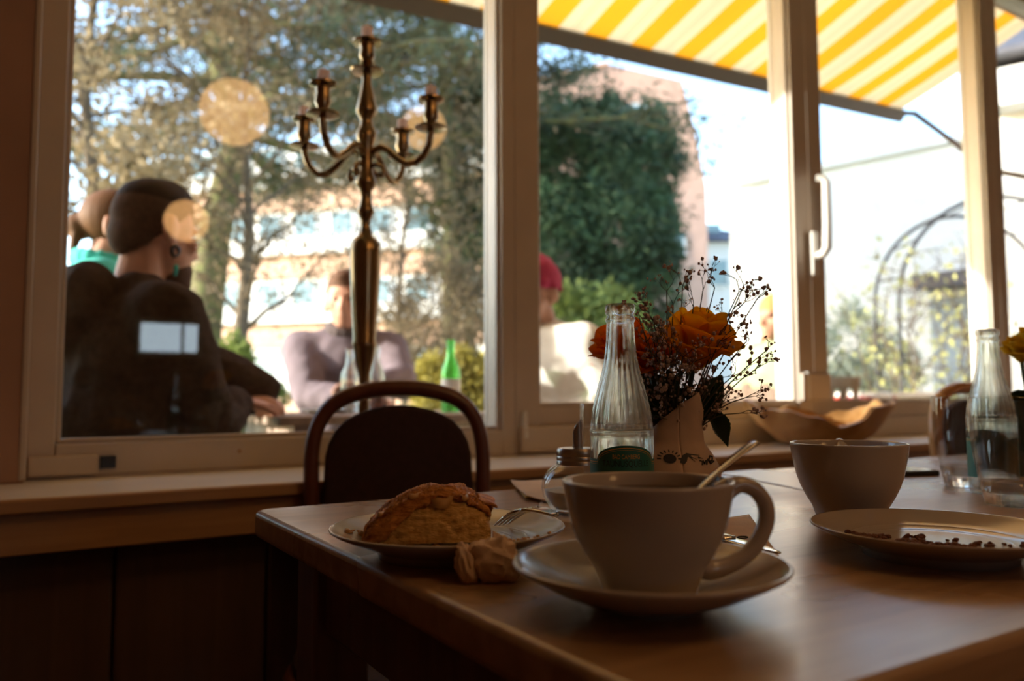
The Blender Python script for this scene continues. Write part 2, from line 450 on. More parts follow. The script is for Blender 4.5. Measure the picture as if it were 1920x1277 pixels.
MB().span(-2.5, 6.3, 1.789, 1.96, 0.700, 0.7285).build('frame_bed', K['frame'], WF)
# sill
SI = setting('trim_1', label='deep cream window sill with an oak front edge')
MB().span(-2.5, 6.3, 1.482, 1.79, 0.702, 0.725).build('sill_board', K['sill'], SI, bevel=0.003)
MB().span(-2.5, 6.3, 1.468, 1.482, 0.701, 0.724).build('front_edge', K['lip'], SI, bevel=0.004)
MB().span(-2.5, 6.3, 1.490, 1.515, 0.634, 0.700).build('apron_board', K['lip'], SI, bevel=0.003)
WP = setting('trim_2', label='dark vertical panelling under the window sill')
pm = None
for i in range(16):
    if pm is None:
        pm = MB().box((0, 0, 0.315), (0.262, 0.03, 0.63)).build('panel', K['panel'], WP, bevel=0.006); o = pm
    else:
        o = pm.copy(); col.objects.link(o)
    o.location = (-2.1 + i * 0.266, 1.595, 0)
# windows
ZT = 2.78
def window(n, x0, x1, lw, rw, zg, step, label):
    wn = setting(f'window_{n}', label=label)
    f = K['frame']
    MB().span(x0, x0+lw, 1.790, 1.872, 0.728, ZT).build('stile', f, wn, bevel=0.004)
    MB().span(x1-rw, x1, 1.790, 1.872, 0.728, ZT).build('stile', f, wn, bevel=0.004)
    zr = zg if not step else 0.800
    MB().span(x0+lw, x1-rw, 1.786, 1.872, 0.728, zr).build('bottom_rail', f, wn, bevel=0.004)
    if step: MB().span(x0+lw, x1-rw, 1.798, 1.868, zr, zg).build('sash_rail', f, wn, bevel=0.004)
    MB().span(x0+lw, x1-rw, 1.790, 1.872, ZT-0.07, ZT).build('top_rail', f, wn, bevel=0.004)
    MB().span(x1-rw, x1-0.001, 1.873, 1.888, 0.74, ZT).build('lit_outer_strip', K['white'], wn, bevel=0.003)  # whiter strip added so the outer reveal looks lit by the sky
    # glazing bead
    b = 0.010
    for (a0, a1, c0, c1) in ((x0+lw, x0+lw+b, zg, ZT-0.07), (x1-rw-b, x1-rw, zg, ZT-0.07), (x0+lw+b, x1-rw-b, zg, zg+b)):
        MB().span(a0, a1, 1.803, 1.822, c0, c1).build('glazing_bead', f, wn, bevel=0.003)
    MB().span(x0+lw, x1-rw, 1.824, 1.828, zg, ZT-0.07).build('glass_pane', K['pane'], wn)
    return wn
W1 = window(1, 0.022, 1.1285, 0.050, 0.040, 0.792, False, 'leftmost window, wide fixed pane in a cream frame')
W2 = window(2, 1.1285, 2.354, 0.081, 0.080, 0.853, True, 'second window with a stepped cream lower rail')
W3 = window(3, 2.354, 3.619, 0.080, 0.072, 0.853, True, 'third window, casement right of the window handle')
W4 = window(4, 3.619, 4.898, 0.070, 0.070, 0.853, True, 'rightmost window at the edge of the picture')
# hinge covers and the foot of the casement mullion
MB().span(0.026, 0.146, 1.772, 1.790, 0.731, 0.770).build('hinge_cover', K['frame'], W1, bevel=0.004)
MB().span(0.150, 0.178, 1.778, 1.790, 0.742, 0.766).build('hinge_gap', K['black'], W1)
for X in (0.42, 0.75): MB().ell((X, 1.786, 0.765), (0.004, 0.003, 0.004)).build('screw_plug', K['lip'], W1, smooth=180)
MB().cap((1.150, 1.780, 0.775), (1.150, 1.780, 0.835), 0.012, 0.008).build('hinge_barrel', K['white'], W2, smooth=180)
MB().span(1.135, 1.47, 1.770, 1.786, 0.731, 0.800).build('drip_ledge', K['frame'], W2, bevel=0.006)
MB().cap((2.305, 1.782, 0.87), (2.305, 1.782, 0.95), 0.011, 0.011).build('hinge_barrel', K['white'], W2, smooth=180)
MB().span(2.278, 2.428, 1.776, 1.790, 0.860, 0.955).build('hinge_plate', K['frame'], W3, bevel=0.004)
# tilt and turn handle
hz = 1.47
H = MB().box((0, 0, 0), (0.030, 0.030, 0.155)).build('handle_plate', K['white'], W3, bevel=0.005)
H.location = (2.345, 1.775, hz - 0.100)
pts = [(2.352, 1.778, hz-0.11), (2.352, 1.735, hz-0.105), (2.356, 1.724, hz-0.085), (2.358, 1.722, hz), (2.358, 1.722, hz+0.145), (2.352, 1.730, hz+0.158), (2.338, 1.745, hz+0.160)]
MB().tube(pts, [0.015, 0.015, 0.016, 0.015, 0.014, 0.013, 0.012], 12).build('lever', K['white'], W3, smooth=60)
# back of the room: a frosted window and three lit paper globes
WB = setting('window_5', label='small frosted window in the back wall')
bx0, bz0 = 0.93, 1.28
for i, (x0, wd) in enumerate(((0.0, 0.33), (0.36, 0.11))):
    MB().span(bx0+x0, bx0+x0+wd, -3.995, -3.985, bz0, bz0+0.25).build('glass_pane', K['frost'], WB)
MB().span(bx0-0.05, bx0+0.52, -3.999, -3.99, bz0-0.05, bz0+0.30).build('surround', K['frame'], WB)

GLASS_Y = 1.824
def lamp(px, py, d_px, dia, label):
    d = dia * F / d_px
    p = at_d(px, py, d)
    p = Vector((p.x, 2*GLASS_Y - p.y, p.z))
    t = thing('pendant_lamp', label, 'lamp', p)
    r = dia/2
    MB().ell((0,0,0), (r, r, r*0.97), n=28, m=18).build('paper_globe', K['globe'], t, smooth=180)
    MB().lathe([(0, r*0.95), (0.03, r*0.95), (0.025, r*0.95+0.04), (0, r*0.95+0.05)], 16).build('socket_cap', K['black'], t, smooth=40)
    MB().tube([(0,0,r*0.95), (0,0,2.92-p.z)], 0.003, 6).build('cable', K['black'], t)
lamp(440, 210, 126, 0.36, 'largest lit amber globe lamp hanging in the room, reflected in the left window')
lamp(795, 240, 84, 0.27, 'lit amber globe lamp reflected beside the candelabra arm in the window glass')
lamp(350, 414, 80, 0.26, "lowest amber globe lamp, reflected over the hooded man's forehead")

# ================================================================== outside setting
struct('ground', MB().span(-60, 90, 1.96, 130, TERR-0.3, TERR), K['ground'], 'terrace and garden ground outside the windows')

def facing_box(name, cpx, d, wpx, z0, z1, depth_m):
    pass

# white apartment block with window bands, behind the trees
bp = at_d(560, 745, 27)
AB = thing('apartment_building', 'white apartment block with salmon brick bands behind the bare trees', 'building', (bp.x, bp.y, TERR), CAMROT - R(14))
BW = 13.0
MB().span(-BW/2, BW/2, 0.6, 5, 0, 9.6).build('wall', K['house'], AB)
wm = pmsh = None
for s in range(4):
    zb = 0.55 + s*2.4
    MB().span(-BW/2, BW/2, 0.45, 0.62, zb-0.45, zb+0.35).build('brick_band', K['salmon'], AB)
    MB().span(-BW/2-0.05, BW/2+0.05, 0.22, 0.62, zb+0.35, zb+0.92).build('balcony_band', K['house'], AB)
    for k in range(9):
        x = -BW/2 + 0.75 + k*1.4
        if wm is None:
            wm = MB().box((0,0,0), (0.9,0.10,0.92)).build('window', K['house'], AB)
            pmsh = MB().box((0,-0.03,0), (0.76,0.08,0.78)).build('pane', K['winpane'], wm)
            o = wm
        else:
            o = wm.copy(); col.objects.link(o); o.parent = AB
            q = pmsh.copy(); col.objects.link(q); q.parent = o
        o.location = (x, 0.57, zb + 1.40)

# pink brick gabled house
def px_poly(pts, d):
    o = at_d(sum(p[0] for p in pts)/len(pts), 745, d)
    return o, [((at_d(x, y, d) - o).dot(RGT), at_d(x, y, d).z - TERR) for x, y in pts]
o0, poly = px_poly([(880,172),(1013,134),(1145,102),(1288,135),(1312,240),(1331,345),(1333,760),(880,760)], 33)
o0.z = TERR
PB = thing('brick_house', 'pale pink brick house with a steep gable behind the yew', 'building', o0, CAMROT)
poly[-1] = (poly[-1][0], 0); poly[-2] = (poly[-2][0], 0)
MB().prism(poly, 0, 9).build('gable_wall', K['pink'], PB).rotation_euler = (PI/2, 0, 0)
PB.children[0].location = (0, 9, 0)
def on_house(x0, x1, y0, y1, d):
    a, b = at_d(x0, y0, d), at_d(x1, y1, d)
    return (a-o0).dot(RGT), (b-o0).dot(RGT), b.z - TERR, a.z - TERR
for (x0, x1, y0, y1) in ((1015,1064,176,205), (1160,1222,180,208), (1330-75,1330-40,430,480)):
    a, b, c, e = on_house(x0, x1, y0, y1, 33)
    wf = MB().span(a, b, -0.06, 0.1, c, e).build('window', K['house'], PB)
    MB().span(a+0.12, b-0.12, -0.08, 0.0, c+0.1, e-0.1).build('pane', K['winpane'], wf)
MB().tube([(poly[1][0], -0.08, poly[1][1]), (poly[2][0], -0.08, poly[2][1])], 0.08, 6).build('verge_trim', K['salmon'], PB)

# small white house with slate roof between the gable and the white wall
hp = at_d(1362, 745, 38); hp.z = TERR
SH = thing('slate_roof_house', 'small white house with dark slate roof beside the brick gable', 'building', hp, CAMROT)
zt = at_d(1362, 450, 38).z - TERR; zr = at_d(1333, 396, 38).z - TERR
MB().span(-1.2, 3.5, 0, 6, 0, zt).build('wall', K['house'], SH)
MB().add([(-1.4,-0.3,zt),(3.6,-0.3,zt),(3.6,6.3,zt),(-1.4,6.3,zt),(-1.2,3,zr+0.4),(0.4,3,zr-0.1)], [(0,1,5,4),(1,2,5),(2,3,4,5),(3,0,4),(0,3,2,1)]).build('roof', K['slate'], SH)
wf = MB().span(-0.75, 0.25, -0.08, 0.05, zt-2.2, zt-0.8).build('window', K['house'], SH)
MB().span(-0.65, 0.15, -0.1, 0, zt-2.1, zt-0.9).build('pane', K['winpane'], wf)
sk = MB().span(-0.7, 0.0, 0.4, 0.7, zt+0.55, zt+0.95).build('skylight', K['winpane'], SH)

# long white wall on the right, facing the sun
A_, B_ = at_d(1376, 745, 19), at_d(1960, 745, 14.6)
A_.z = B_.z = TERR
dv = (B_-A_); Lw = dv.length; ang = math.atan2(dv.y, dv.x)
WW = thing('white_house', 'large sunlit white rendered house behind the rose arch', 'building', A_, ang)
ht = at_d(1376, 347, 19).z - TERR
MB().span(0, Lw, 0, 5, 0, ht).build('wall', K['house'], WW)
MB().span(-0.1, Lw, -0.15, 5, ht, ht+0.12).build('coping', K['house'], WW)
def on_wall(px, py):
    r = ray(px, py); n = Vector((-dv.y, dv.x, 0)).normalized()
    t = (A_-CAM).dot(n)/r.dot(n); p = CAM + r*t
    return (p-A_).dot(dv.normalized()), p.z-TERR
xa, za = on_wall(1738, 548); xb, zb = on_wall(1856, 512)
MB().span(xa, xb, -0.9, 0.0, za, zb).build('door_canopy', K['slate'], WW)
xa, za = on_wall(1752, 735); xb, zb = on_wall(1848, 552)
dr = MB().span(xa, xb, -0.05, 0.02, 0, zb).build('door', mat('grey blue door', (0.30, 0.36, 0.42), 0.6), WW)
MB().ell((xa+0.1, -0.08, zb*0.5), (0.03, 0.03, 0.03)).build('door_knob', K['steel'], dr, smooth=180)
# neighbouring house with gutter at the right edge
np_ = at_d(1900, 745, 8.2); np_.z = TERR
NH = thing('neighbour_house', 'pale house with a dark roof gutter at the right edge', 'building', np_, CAMROT - R(36))
hz2 = at_d(1900, 112, 8.2).z - TERR
MB().span(0.0, 6, 0.0, 4, 0, hz2-0.35).build('wall', K['house'], NH)
MB().span(-0.05, 6, -0.35, 4, hz2-0.5, hz2-0.12).build('eave_board', K['house'], NH)
MB().tube([(-0.42, -0.42, hz2), (6, -0.42, hz2+0.1)], 0.07, 10).build('gutter', K['slate'], NH, smooth=60)
MB().add([(-0.3,-0.45,hz2),(6,-0.45,hz2),(6,4,hz2+2),(-0.3,4,hz2+2),(-0.3,4,hz2-0.1),(6,4,hz2-0.1)], [(0,1,2,3),(0,3,4),(1,5,2),(0,4,5,1),(2,5,4,3)]).build('roof', K['slate'], NH)

# ------------------------------------------------------------------ awning
BY = 3.35
eR = at_y(1688, 207, BY); eL = at_y(770, 4, BY)
slope = (eR.z-eL.z)/(eR.x-eL.x) * 0.85
xL, xR = -0.45, eR.x
zR = eR.z
def bar_z(x): return zR + (x-xR)*slope
AW = thing('awning', 'yellow and cream striped awning stretched out over the terrace', 'awning', (xR, BY, 0))
WY, RISE = 2.03, 0.46
def fab(u, v):
    x = xL + (xR-xL)*u; y = BY + (WY-BY)*v
    z = bar_z(x) + RISE*v - 0.03*math.sin(PI*v) + 0.012*math.sin(x*5.1)*math.sin(PI*v)
    return (x-xR, y-BY, z)
MB().grid(fab, 60, 16).build('fabric', K['awning'], AW, smooth=180)
MB().tube([(xL-xR-0.05, 0.02, bar_z(xL)-0.02), (0.03, 0.02, zR-0.02)], 0.062, 4).build('front_bar', K['awnbar'], AW)
MB().tube([(xL-xR-0.05, WY-BY, bar_z(xL)+RISE), (0.03, WY-BY, zR+RISE)], 0.05, 10).build('roller_tube', K['awnbar'], AW, smooth=60)
a1, a2, a3 = at_y(1715, 213, BY-0.05), at_y(1790, 268, 2.95), at_y(1850, 318, 2.6)
MB().tube([(0, 0, zR-0.02), a1-AW.location, a2-AW.location, a3-AW.location, (a3.x-AW.location.x+0.1, WY-BY, a3.z-0.25)], [0.02,0.02,0.018,0.018,0.018], 8).build('support_arm', K['awnbar'], AW, smooth=60)
# ================================================================== table and things on it
TZ = 0.75
CORN = Vector((0.243, 0.973)); TX1, TY0 = 2.35, 0.235
def rrect(x0, x1, y0, y1, r, n=6):
    out = []
    for cx, cy, a0 in ((x1-r, y1-r, 0), (x0+r, y1-r, 90), (x0+r, y0+r, 180), (x1-r, y0+r, 270)):
        for i in range(n+1):
            a = R(a0 + 90*i/n); out.append((cx+r*math.cos(a), cy+r*math.sin(a)))
    return out
TB = thing('dining_table', 'long brown wooden dining table in the foreground', 'table', (CORN.x, TY0, 0))
TLX, TLY = TX1-CORN.x, CORN.y-TY0
MB().prism(rrect(0, TLX, 0, TLY, 0.022), TZ-0.030, TZ).build('tabletop', K['table'], TB, bevel=0.006, seg=3)
def apron(x0, x1, y0, y1): MB().span(x0, x1, y0, y1, TZ-0.125, TZ-0.0305).build('apron', K['tableleg'], TB, bevel=0.002)
apron(0.09, TLX-0.09, 0.055, 0.077); apron(0.09, TLX-0.09, TLY-0.077, TLY-0.055)
apron(0.055, 0.077, 0.09, TLY-0.09); apron(TLX-0.077, TLX-0.055, 0.09, TLY-0.09)
for x in (0.075, TLX-0.075):
    for y in (0.075, TLY-0.075):
        MB().span(x-0.032, x+0.032, y-0.032, y+0.032, 0, TZ-0.0305).build('leg', K['tableleg'], TB, bevel=0.004)

# ---- cup, saucer, plate profiles
CUP_O = [(0,0.0015),(0.024,0.0015),(0.027,0),(0.0298,0.0015),(0.0312,0.006),(0.0352,0.0165),(0.0408,0.025),(0.0456,0.034),(0.0490,0.043),(0.0512,0.0525),(0.0530,0.061),(0.0543,0.0690)]
CUP_I = [(0.0546,0.0705),(0.0541,0.0716),(0.0530,0.0717),(0.0520,0.0705),(0.0505,0.061),(0.0478,0.0475),(0.0430,0.034),(0.0360,0.021),(0.0270,0.012),(0.0,0.009)]
def cup(name, label, loc, rz, zs=1.0, coffee=0.050, size=1.0):
    t = thing(name, label, 'cup', loc, rz); t.scale = (size,)*3
    MB().lathe([(r, z*zs) for r, z in CUP_O+CUP_I], 64).build('bowl', K['ceramic'], t, smooth=180)
    P = [(0.0490,0.0610),(0.0560,0.0655),(0.0640,0.0672),(0.0730,0.0635),(0.0795,0.0545),(0.0800,0.0430),(0.0745,0.0310),(0.0650,0.0215),(0.0520,0.0155),(0.0400,0.0135),(0.0345,0.0160)]
    rr = [0.0085,0.0066,0.0056,0.0054,0.0054,0.0054,0.0054,0.0055,0.0060,0.0072,0.0080]
    # smooth the path
    Q, QR = [], []
    for i in range(len(P)-1):
        for k in range(4):
            a = k/4; p0, p1, p2, p3 = [Vector(P[max(0, min(len(P)-1, j))]) for j in (i-1, i, i+1, i+2)]
            Q.append(0.5*((2*p1)+(p2-p0)*a+(2*p0-5*p1+4*p2-p3)*a*a+(3*p1-p0-3*p2+p3)*a**3)); QR.append(rr[i]*(1-a)+rr[i+1]*a)
    Q.append(Vector(P[-1])); QR.append(rr[-1])
    MB().tube([(q.x, 0, q.y*zs) for q in Q], QR, 14).build('handle', K['ceramic'], t, smooth=180)
    # coffee left in the cup
    def rin(z):
        I = sorted([(zz*zs, r) for r, zz in CUP_I])
        for (z0, r0), (z1, r1) in zip(I, I[1:]):
            if z0 <= z <= z1: return r0+(r1-r0)*(z-z0)/(z1-z0)
        return 0.03
    MB().lathe([(0, coffee), (rin(coffee)+0.0006, coffee)], 48).build('coffee', K['coffee'], t, smooth=180)
    return t
SAU = [(0,0.0035),(0.028,0.0035),(0.0295,0),(0.0325,0),(0.035,0.003),(0.048,0.0068),(0.062,0.0125),(0.075,0.0190),(0.0845,0.0245),(0.0868,0.0264),(0.0872,0.0278),(0.0862,0.0288),(0.0848,0.0285),(0.080,0.0255),(0.068,0.0190),(0.055,0.0135),(0.042,0.0100),(0.034,0.0085),(0.031,0.0078),(0,0.0075)]
sc_c = at_z(1217, 1057, TZ+0.0265)
SC = thing('saucer', 'cream saucer under the large foreground cup', 'saucer', (sc_c.x, sc_c.y, TZ))
MB().lathe(SAU, 72).build('dish', K['ceramic'], SC, smooth=180)
c1 = flat(sc_c, TZ+0.0078) + RGT*0.000 + FWD*0.002
cup('coffee_cup', 'large cream coffee cup on a saucer in the foreground', c1, CAMROT + R(8), coffee=0.0625)
# spoon standing in the cup
def spoon_mesh(L, name, label, loc, M):
    t = thing(name, label, 'spoon', loc)
    hb = MB()
    hb.grid(lambda u, v: (L*(0.27+0.73*u), (v-0.5)*(0.0042+0.0048*u**2.2), 0.0025*math.sin(u*PI)), 18, 2)
    a = hb.build('handle', K['steel'], t, smooth=180, solid=0.0018)
    bb = MB().grid(lambda u, v: (L*0.30*u, (v-0.5)*0.028*math.sin(PI*min(0.93, max(0.06, u*0.9+0.05)))**0.6, 0.006*((2*v-1)**2)*math.sin(PI*u)+0.004*(2*u-1)**2), 16, 8)
    b = bb.build('bowl', K['steel'], t, smooth=180, solid=0.0012)
    t.rotation_euler = M.to_euler()
    return t
tip = at_d(1415, 829, 0.545)
ent = at_d(1352, 888, 0.531)
sd = (tip-ent).normalized()
root = tip - sd*0.118
X = sd; Zv = (Vector((0,0,1)) - X*X.z).normalized(); Yv = Zv.cross(X)
spoon_mesh(0.118, 'teaspoon', 'steel teaspoon standing in the large foreground cup', root, Matrix((X, Yv, Zv)).transposed())

PLA = [(0,0.0065),(0.050,0.0065),(0.0535,0.0060),(0.0545,0),(0.058,0),(0.0595,0.0058),(0.066,0.0085),(0.080,0.0142),(0.0945,0.0207),(0.0985,0.0232),(0.0990,0.0243),(0.0982,0.0250),(0.0968,0.0247),(0.0935,0.0234),(0.0860,0.0206),(0.0760,0.0173),(0.0676,0.0149),(0.0670,0.0149),(0.0666,0.0151),(0.0662,0.0147),(0.0656,0.0145),(0.0600,0.0133),(0.0556,0.0127),(0.0550,0.0127),(0.0546,0.0130),(0.0542,0.0127),(0.0536,0.0126),(0.0440,0.0125),(0,0.0125)]
def plate(label, c):
    t = thing('plate', label, 'plate', (c.x, c.y, TZ))
    MB().lathe(PLA, 80).build('dish', K['ceramic'], t, smooth=180)
    return t
p1c = at_z(840, 985, TZ+0.024)
p2c = at_z(1757, 987, TZ+0.024)
plate('cream plate holding a half eaten pastry', p1c)
plate('empty cream plate with brown crumbs at the right', p2c)

# ---- pastry
PC = thing('puff_pastry', 'half eaten golden brown puff pastry on the left plate', 'pastry', flat(p1c, TZ+0.0122) + RGT*(-0.016) + FWD*(-0.012), CAMROT + R(6))
LP, WP_, HP = 0.104, 0.036, 0.046
def hgt(u):
    return HP*(max(0.0, math.sin(PI*min(1, u*0.80+0.02)))**0.62)*(0.94 if u > 0.8 else 1)*(1.0 if u < 0.9 else 1-((u-0.9)/0.1)**2*0.25)
def wid(u): return WP_*(0.30+0.70*max(0.0, math.sin(PI*min(1, u*0.85+0.06)))**0.5)
def pn(p, s, a): return noise.fractal(Vector(p)*s, 1.0, 2.0, 4)*a
def dome(u, v, k, amp):
    x = (u-0.5)*LP; th = PI*v
    y = -wid(u)*k*math.copysign(abs(math.cos(th))**0.75, math.cos(th))
    z = hgt(u)*k*max(0.0, math.sin(th))**0.62
    # baked layers: fine terraces along the length
    lay = 0.0009*math.sin((y*1.2+z*1.1+0.01*noise.noise(Vector((x*40, y*40, z*40))))*1500)
    d = pn((x, y, z), 60, amp) + (lay*1.3 + 0.0016*noise.noise(Vector((x*45, y*160, z*160))) if amp > 0.0015 else 0)
    n = Vector((0, -math.cos(th), math.sin(th)))
    return Vector((x + (0.003*noise.noise(Vector((z*120, y*90, 3))) if u > 0.95 else 0), y, z)) + n*d
def crumb_fn(u, v):
    p = dome(0.04+0.955*u, v*0.98+0.01, 0.94, 0.0014)
    k = noise.noise(p*330)*0.0007 + noise.noise(Vector((p.x*90, p.y*60, p.z*330)))*0.0016 - 0.0024*max(0, noise.noise(p*130)-0.2)
    return p + Vector((0, -1, 0.2))*k
cm = MB().grid(crumb_fn, 150, 90)
# close the cut end and the bottom
n0 = len(cm.v); 
cm.f.append(tuple(150*91+j for j in range(91))); cm.f.append(tuple(90-j for j in range(91)))
cm.build('crumb', K['crumb'], PC, smooth=180)
def crust_fn(u, v):
    uu = 0.0 + 0.985*u
    lo = 0.03 + (0.25*min(1, max(0, (uu-0.18)/0.40))**0.7) + 0.035*noise.noise(Vector((uu*11, 0, 5))) + 0.02*noise.noise(Vector((uu*40, 0, 5)))
    vv = lo + (0.99-lo)*v
    return dome(uu, vv, 1.0, 0.0030)
MB().grid(crust_fn, 90, 50).build('crust', K['crust'], PC, smooth=180, solid=0.0022)
# crust fold hanging over the right end
def fold_fn(u, v):
    th = PI*(0.30+0.62*v)
    k = 1.02
    x = LP*0.5 - 0.010 + 0.013*math.sin(u*PI*0.62)
    s = 1.0 - 0.16*u
    y = -wid(0.9)*k*math.cos(th)*s + 0.004; z = hgt(0.86)*k*max(0, math.sin(th))**0.65*s
    p = Vector((x, y, z)); return p + Vector((1,0,0.4))*pn(p, 90, 0.0022)
MB().grid(fold_fn, 16, 30).build('crust_fold', K['crust'], PC, smooth=180, solid=0.0025)
def flake(name, c, s, rz, tilt, parent, seed, m='flake'):
    g = random.Random(seed)
    n = 9
    pts = []
    for i in range(n):
        a = 2*PI*i/n; r = s*g.uniform(0.55, 1.0)
        pts.append((r*math.cos(a)*1.4, r*math.sin(a)*0.8, 0.0012*math.sin(3*a)))
    me = MB().add([(0,0,0.0014)]+pts, [(0, 1+i, 1+(i+1) % n) for i in range(n)])
    o = me.build(name, K[m], parent, smooth=180, solid=0.0006)
    o.location = c; o.rotation_euler = (tilt, 0, rz)
    return o
flake('flake', (0.012, -0.0275, 0.0365), 0.0090, 0.2, R(58), PC, 1)
flake('flake', (-0.010, -0.0230, 0.0410), 0.0055, 0.5, R(45), PC, 2)
flake('flake', (-0.037, -0.0190, 0.0260), 0.0050, 1.1, R(60), PC, 3)
flake('flake', (0.030, -0.0230, 0.0390), 0.0050, 0.9, R(50), PC, 8)

def crumbs(name, label, c, pts, mats, seed):
    t = thing(name, label, 'crumbs', c, CAMROT, kind='stuff')
    g = random.Random(seed)
    m = MB()
    for (x, y, s, n) in pts:
        for _ in range(n):
            px, py = x+g.gauss(0, s), y+g.gauss(0, s*0.7)
            r = math.hypot(px, py)
            z = 0.0127 if r < 0.058 else 0.0130 + (r-0.058)*0.285
            if r > 0.092: continue
            k = g.uniform(0.0008, 0.0029)
            m.ell((px, py, z+k*0.35), (k*g.uniform(0.7,1.5), k*g.uniform(0.7,1.5), k*g.uniform(0.5,1.0)), Matrix.Rotation(g.uniform(0, 6), 3, 'Z') @ Matrix.Rotation(g.uniform(-0.6, 0.6), 3, 'X'), 5, 4)
    m.build('crumb_bits', mats, t)
crumbs('pastry_crumbs', 'pastry crumbs scattered on the left plate', flat(p1c, TZ), [(-0.072,-0.005,0.006,14),(-0.03,-0.04,0.010,16),(0.045,-0.02,0.006,16),(0.057,-0.018,0.004,8),(0.07,-0.03,0.01,5)], K['flake'], 3)
crumbs('cake_crumbs', 'dark brown crumbs left on the right plate', flat(p2c, TZ), [(-0.055,0.012,0.006,40),(-0.042,0.014,0.006,30),(-0.028,-0.012,0.009,70),(-0.005,-0.030,0.008,70),(-0.010,0.012,0.004,8),(-0.03,-0.025,0.006,30),(0.03,-0.02,0.012,18),(0.06,-0.03,0.01,8),(-0.066,-0.022,0.004,8)], mat('dark crumbs', (0.13, 0.036, 0.010), 0.75, var=0.3, scale=200), 5)

# ---- fork resting on the left plate
ft = at_z(940, 984, TZ+0.0175); fh = at_z(1062, 968, TZ+0.036)
X = (fh-ft).normalized(); Zv = (Vector((0,0,1)) - X*X.z).normalized(); Yv = Zv.cross(X)
FK = thing('fork', 'steel fork resting on the rim of the left plate', 'fork', ft)
FK.rotation_euler = Matrix((X, Yv, Zv)).transposed().to_euler()
def fz(x): return 0.010*math.sin(min(1, x/0.085)*PI)*1.0
for i in range(4):
    y = (i-1.5)*0.0056
    MB().tube([(x, y*(0.9+0.1*x/0.045), fz(x)) for x in (0, 0.006, 0.014, 0.024, 0.034, 0.046)], [0.0007,0.0012,0.0015,0.0016,0.0017,0.0017], 6).build('tine', K['steel'], FK, smooth=60)
MB().grid(lambda u, v: (0.044+0.036*u, (v-0.5)*0.0215*(1-0.72*u**1.6), fz(0.044+0.036*u)), 10, 6).build('neck_plate', K['steel'], FK, smooth=180, solid=0.002)
MB().grid(lambda u, v: (0.078+0.10*u, (v-0.5)*(0.006+0.008*u), fz(0.078)*(1-u)*0.6 - 0.012*u + 0.004), 10, 3).build('handle', K['steel'], FK, smooth=180, solid=0.002)

# ---- crumpled paper in front of the plate
cp = at_z(912, 1090, TZ)
CP = thing('crumpled_napkin', 'small crumpled ball of brown napkin before the left plate', 'napkin', flat(cp, TZ), CAMROT)
def crump(sc3, off, seed, tilt):
    m = MB().ell((0,0,0), (1,1,1), n=40, m=26)
    out = []
    for v in m.v:
        v = Vector(v)
        c = noise.cell_vector(v*1.1 + Vector((seed, 0, 0)))
        d = 1 + 0.34*abs(noise.noise(v*1.4+Vector((seed,1,2)))) - 0.34*abs(noise.noise(v*2.1+Vector((seed,7,2)))) - 0.10*abs(noise.noise(v*5+Vector((seed,7,2))))
        p = Vector((v.x*sc3[0], v.y*sc3[1], v.z*sc3[2]))*d
        p = Matrix.Rotation(tilt, 3, 'Y') @ p
        out.append(p+Vector(off))
    zmin = min(p.z for p in out)
    m.v = [tuple(Vector((p.x, p.y, max(p.z, 0.0003)))) for p in out]
    return m
crump((0.0185,0.015,0.0165), (0.006,0,0.0145), 3.0, R(20)).build('main_fold', K['napkin'], CP, smooth=35)
crump((0.0085,0.013,0.0150), (-0.014,-0.002,0.0125), 9.0, R(-14)).build('side_fold', K['napkin'], CP, smooth=35)
def flap(u, v):
    a = -1.9 + 2.2*v
    return Vector((0.004 + 0.017*u, 0.017*math.cos(a)*(1-0.4*u)-0.001, 0.017 + 0.0165*math.sin(a+1.6)*(1-0.55*u))) + Vector((0,0,1))*0.001*noise.noise(Vector((u*5, v*6, 2)))
MB().grid(flap, 12, 16).build('wrap_flap', K['napkin'], CP, smooth=180, solid=0.0008)

# ---- sugar dispenser
sg = at_d(1084, 900, 0.90)
SG = thing('sugar_dispenser', 'round glass sugar dispenser with a steel pouring spout', 'sugar dispenser', flat(sg, TZ), CAMROT)
so_ = [(0,0.0),(0.022,0.0),(0.027,0.002),(0.034,0.010),(0.0395,0.020),(0.0415,0.029),(0.0405,0.038),(0.036,0.047),(0.029,0.0535),(0.0225,0.0565),(0.0220,0.0625)]
si_ = [(0.0200,0.0625),(0.0205,0.0560),(0.027,0.0515),(0.034,0.0455),(0.0382,0.037),(0.039,0.029),(0.037,0.021),(0.032,0.012),(0.025,0.0055),(0,0.0045)]
MB().lathe(so_+si_, 48).build('glass_body', K['thin'], SG, smooth=180)
MB().lathe([(0,0.005),(0.0245,0.006),(0.0315,0.0125),(0.0363,0.021),(0.0376,0.0265),(0.034,0.0262),(0.02,0.028),(0,0.0285)], 40).build('sugar', K['sugar'], SG, smooth=180)
MB().lathe([(0.0228,0.0555),(0.0242,0.0555),(0.0242,0.0590),(0.0236,0.0600),(0.0242,0.0610),(0.0242,0.0640),(0.0236,0.0650),(0.0242,0.0660),(0.0240,0.0715),(0.0225,0.0738),(0.0080,0.0745),(0.0,0.0745)], 40).build('screw_cap', K['cap'], SG, smooth=35)
sp = MB(); n = 24
for r_, top in ((0.0060, 0), (0.0052, 1)):
    for k in range(n):
        a = 2*PI*k/n; sp.v.append((r_*math.cos(a), r_*math.sin(a), 0.0740))
    for k in range(n):
        a = 2*PI*k/n; sp.v.append((r_*math.cos(a), r_*math.sin(a), 0.1000 + 0.0075*math.cos(a) - 0.002*math.cos(2*a)))
for k in range(n):
    k2 = (k+1) % n
    sp.f += [(k, k2, n+k2, n+k), (2*n+k2, 2*n+k, 3*n+k, 3*n+k2), (n+k, n+k2, 3*n+k2, 3*n+k)]
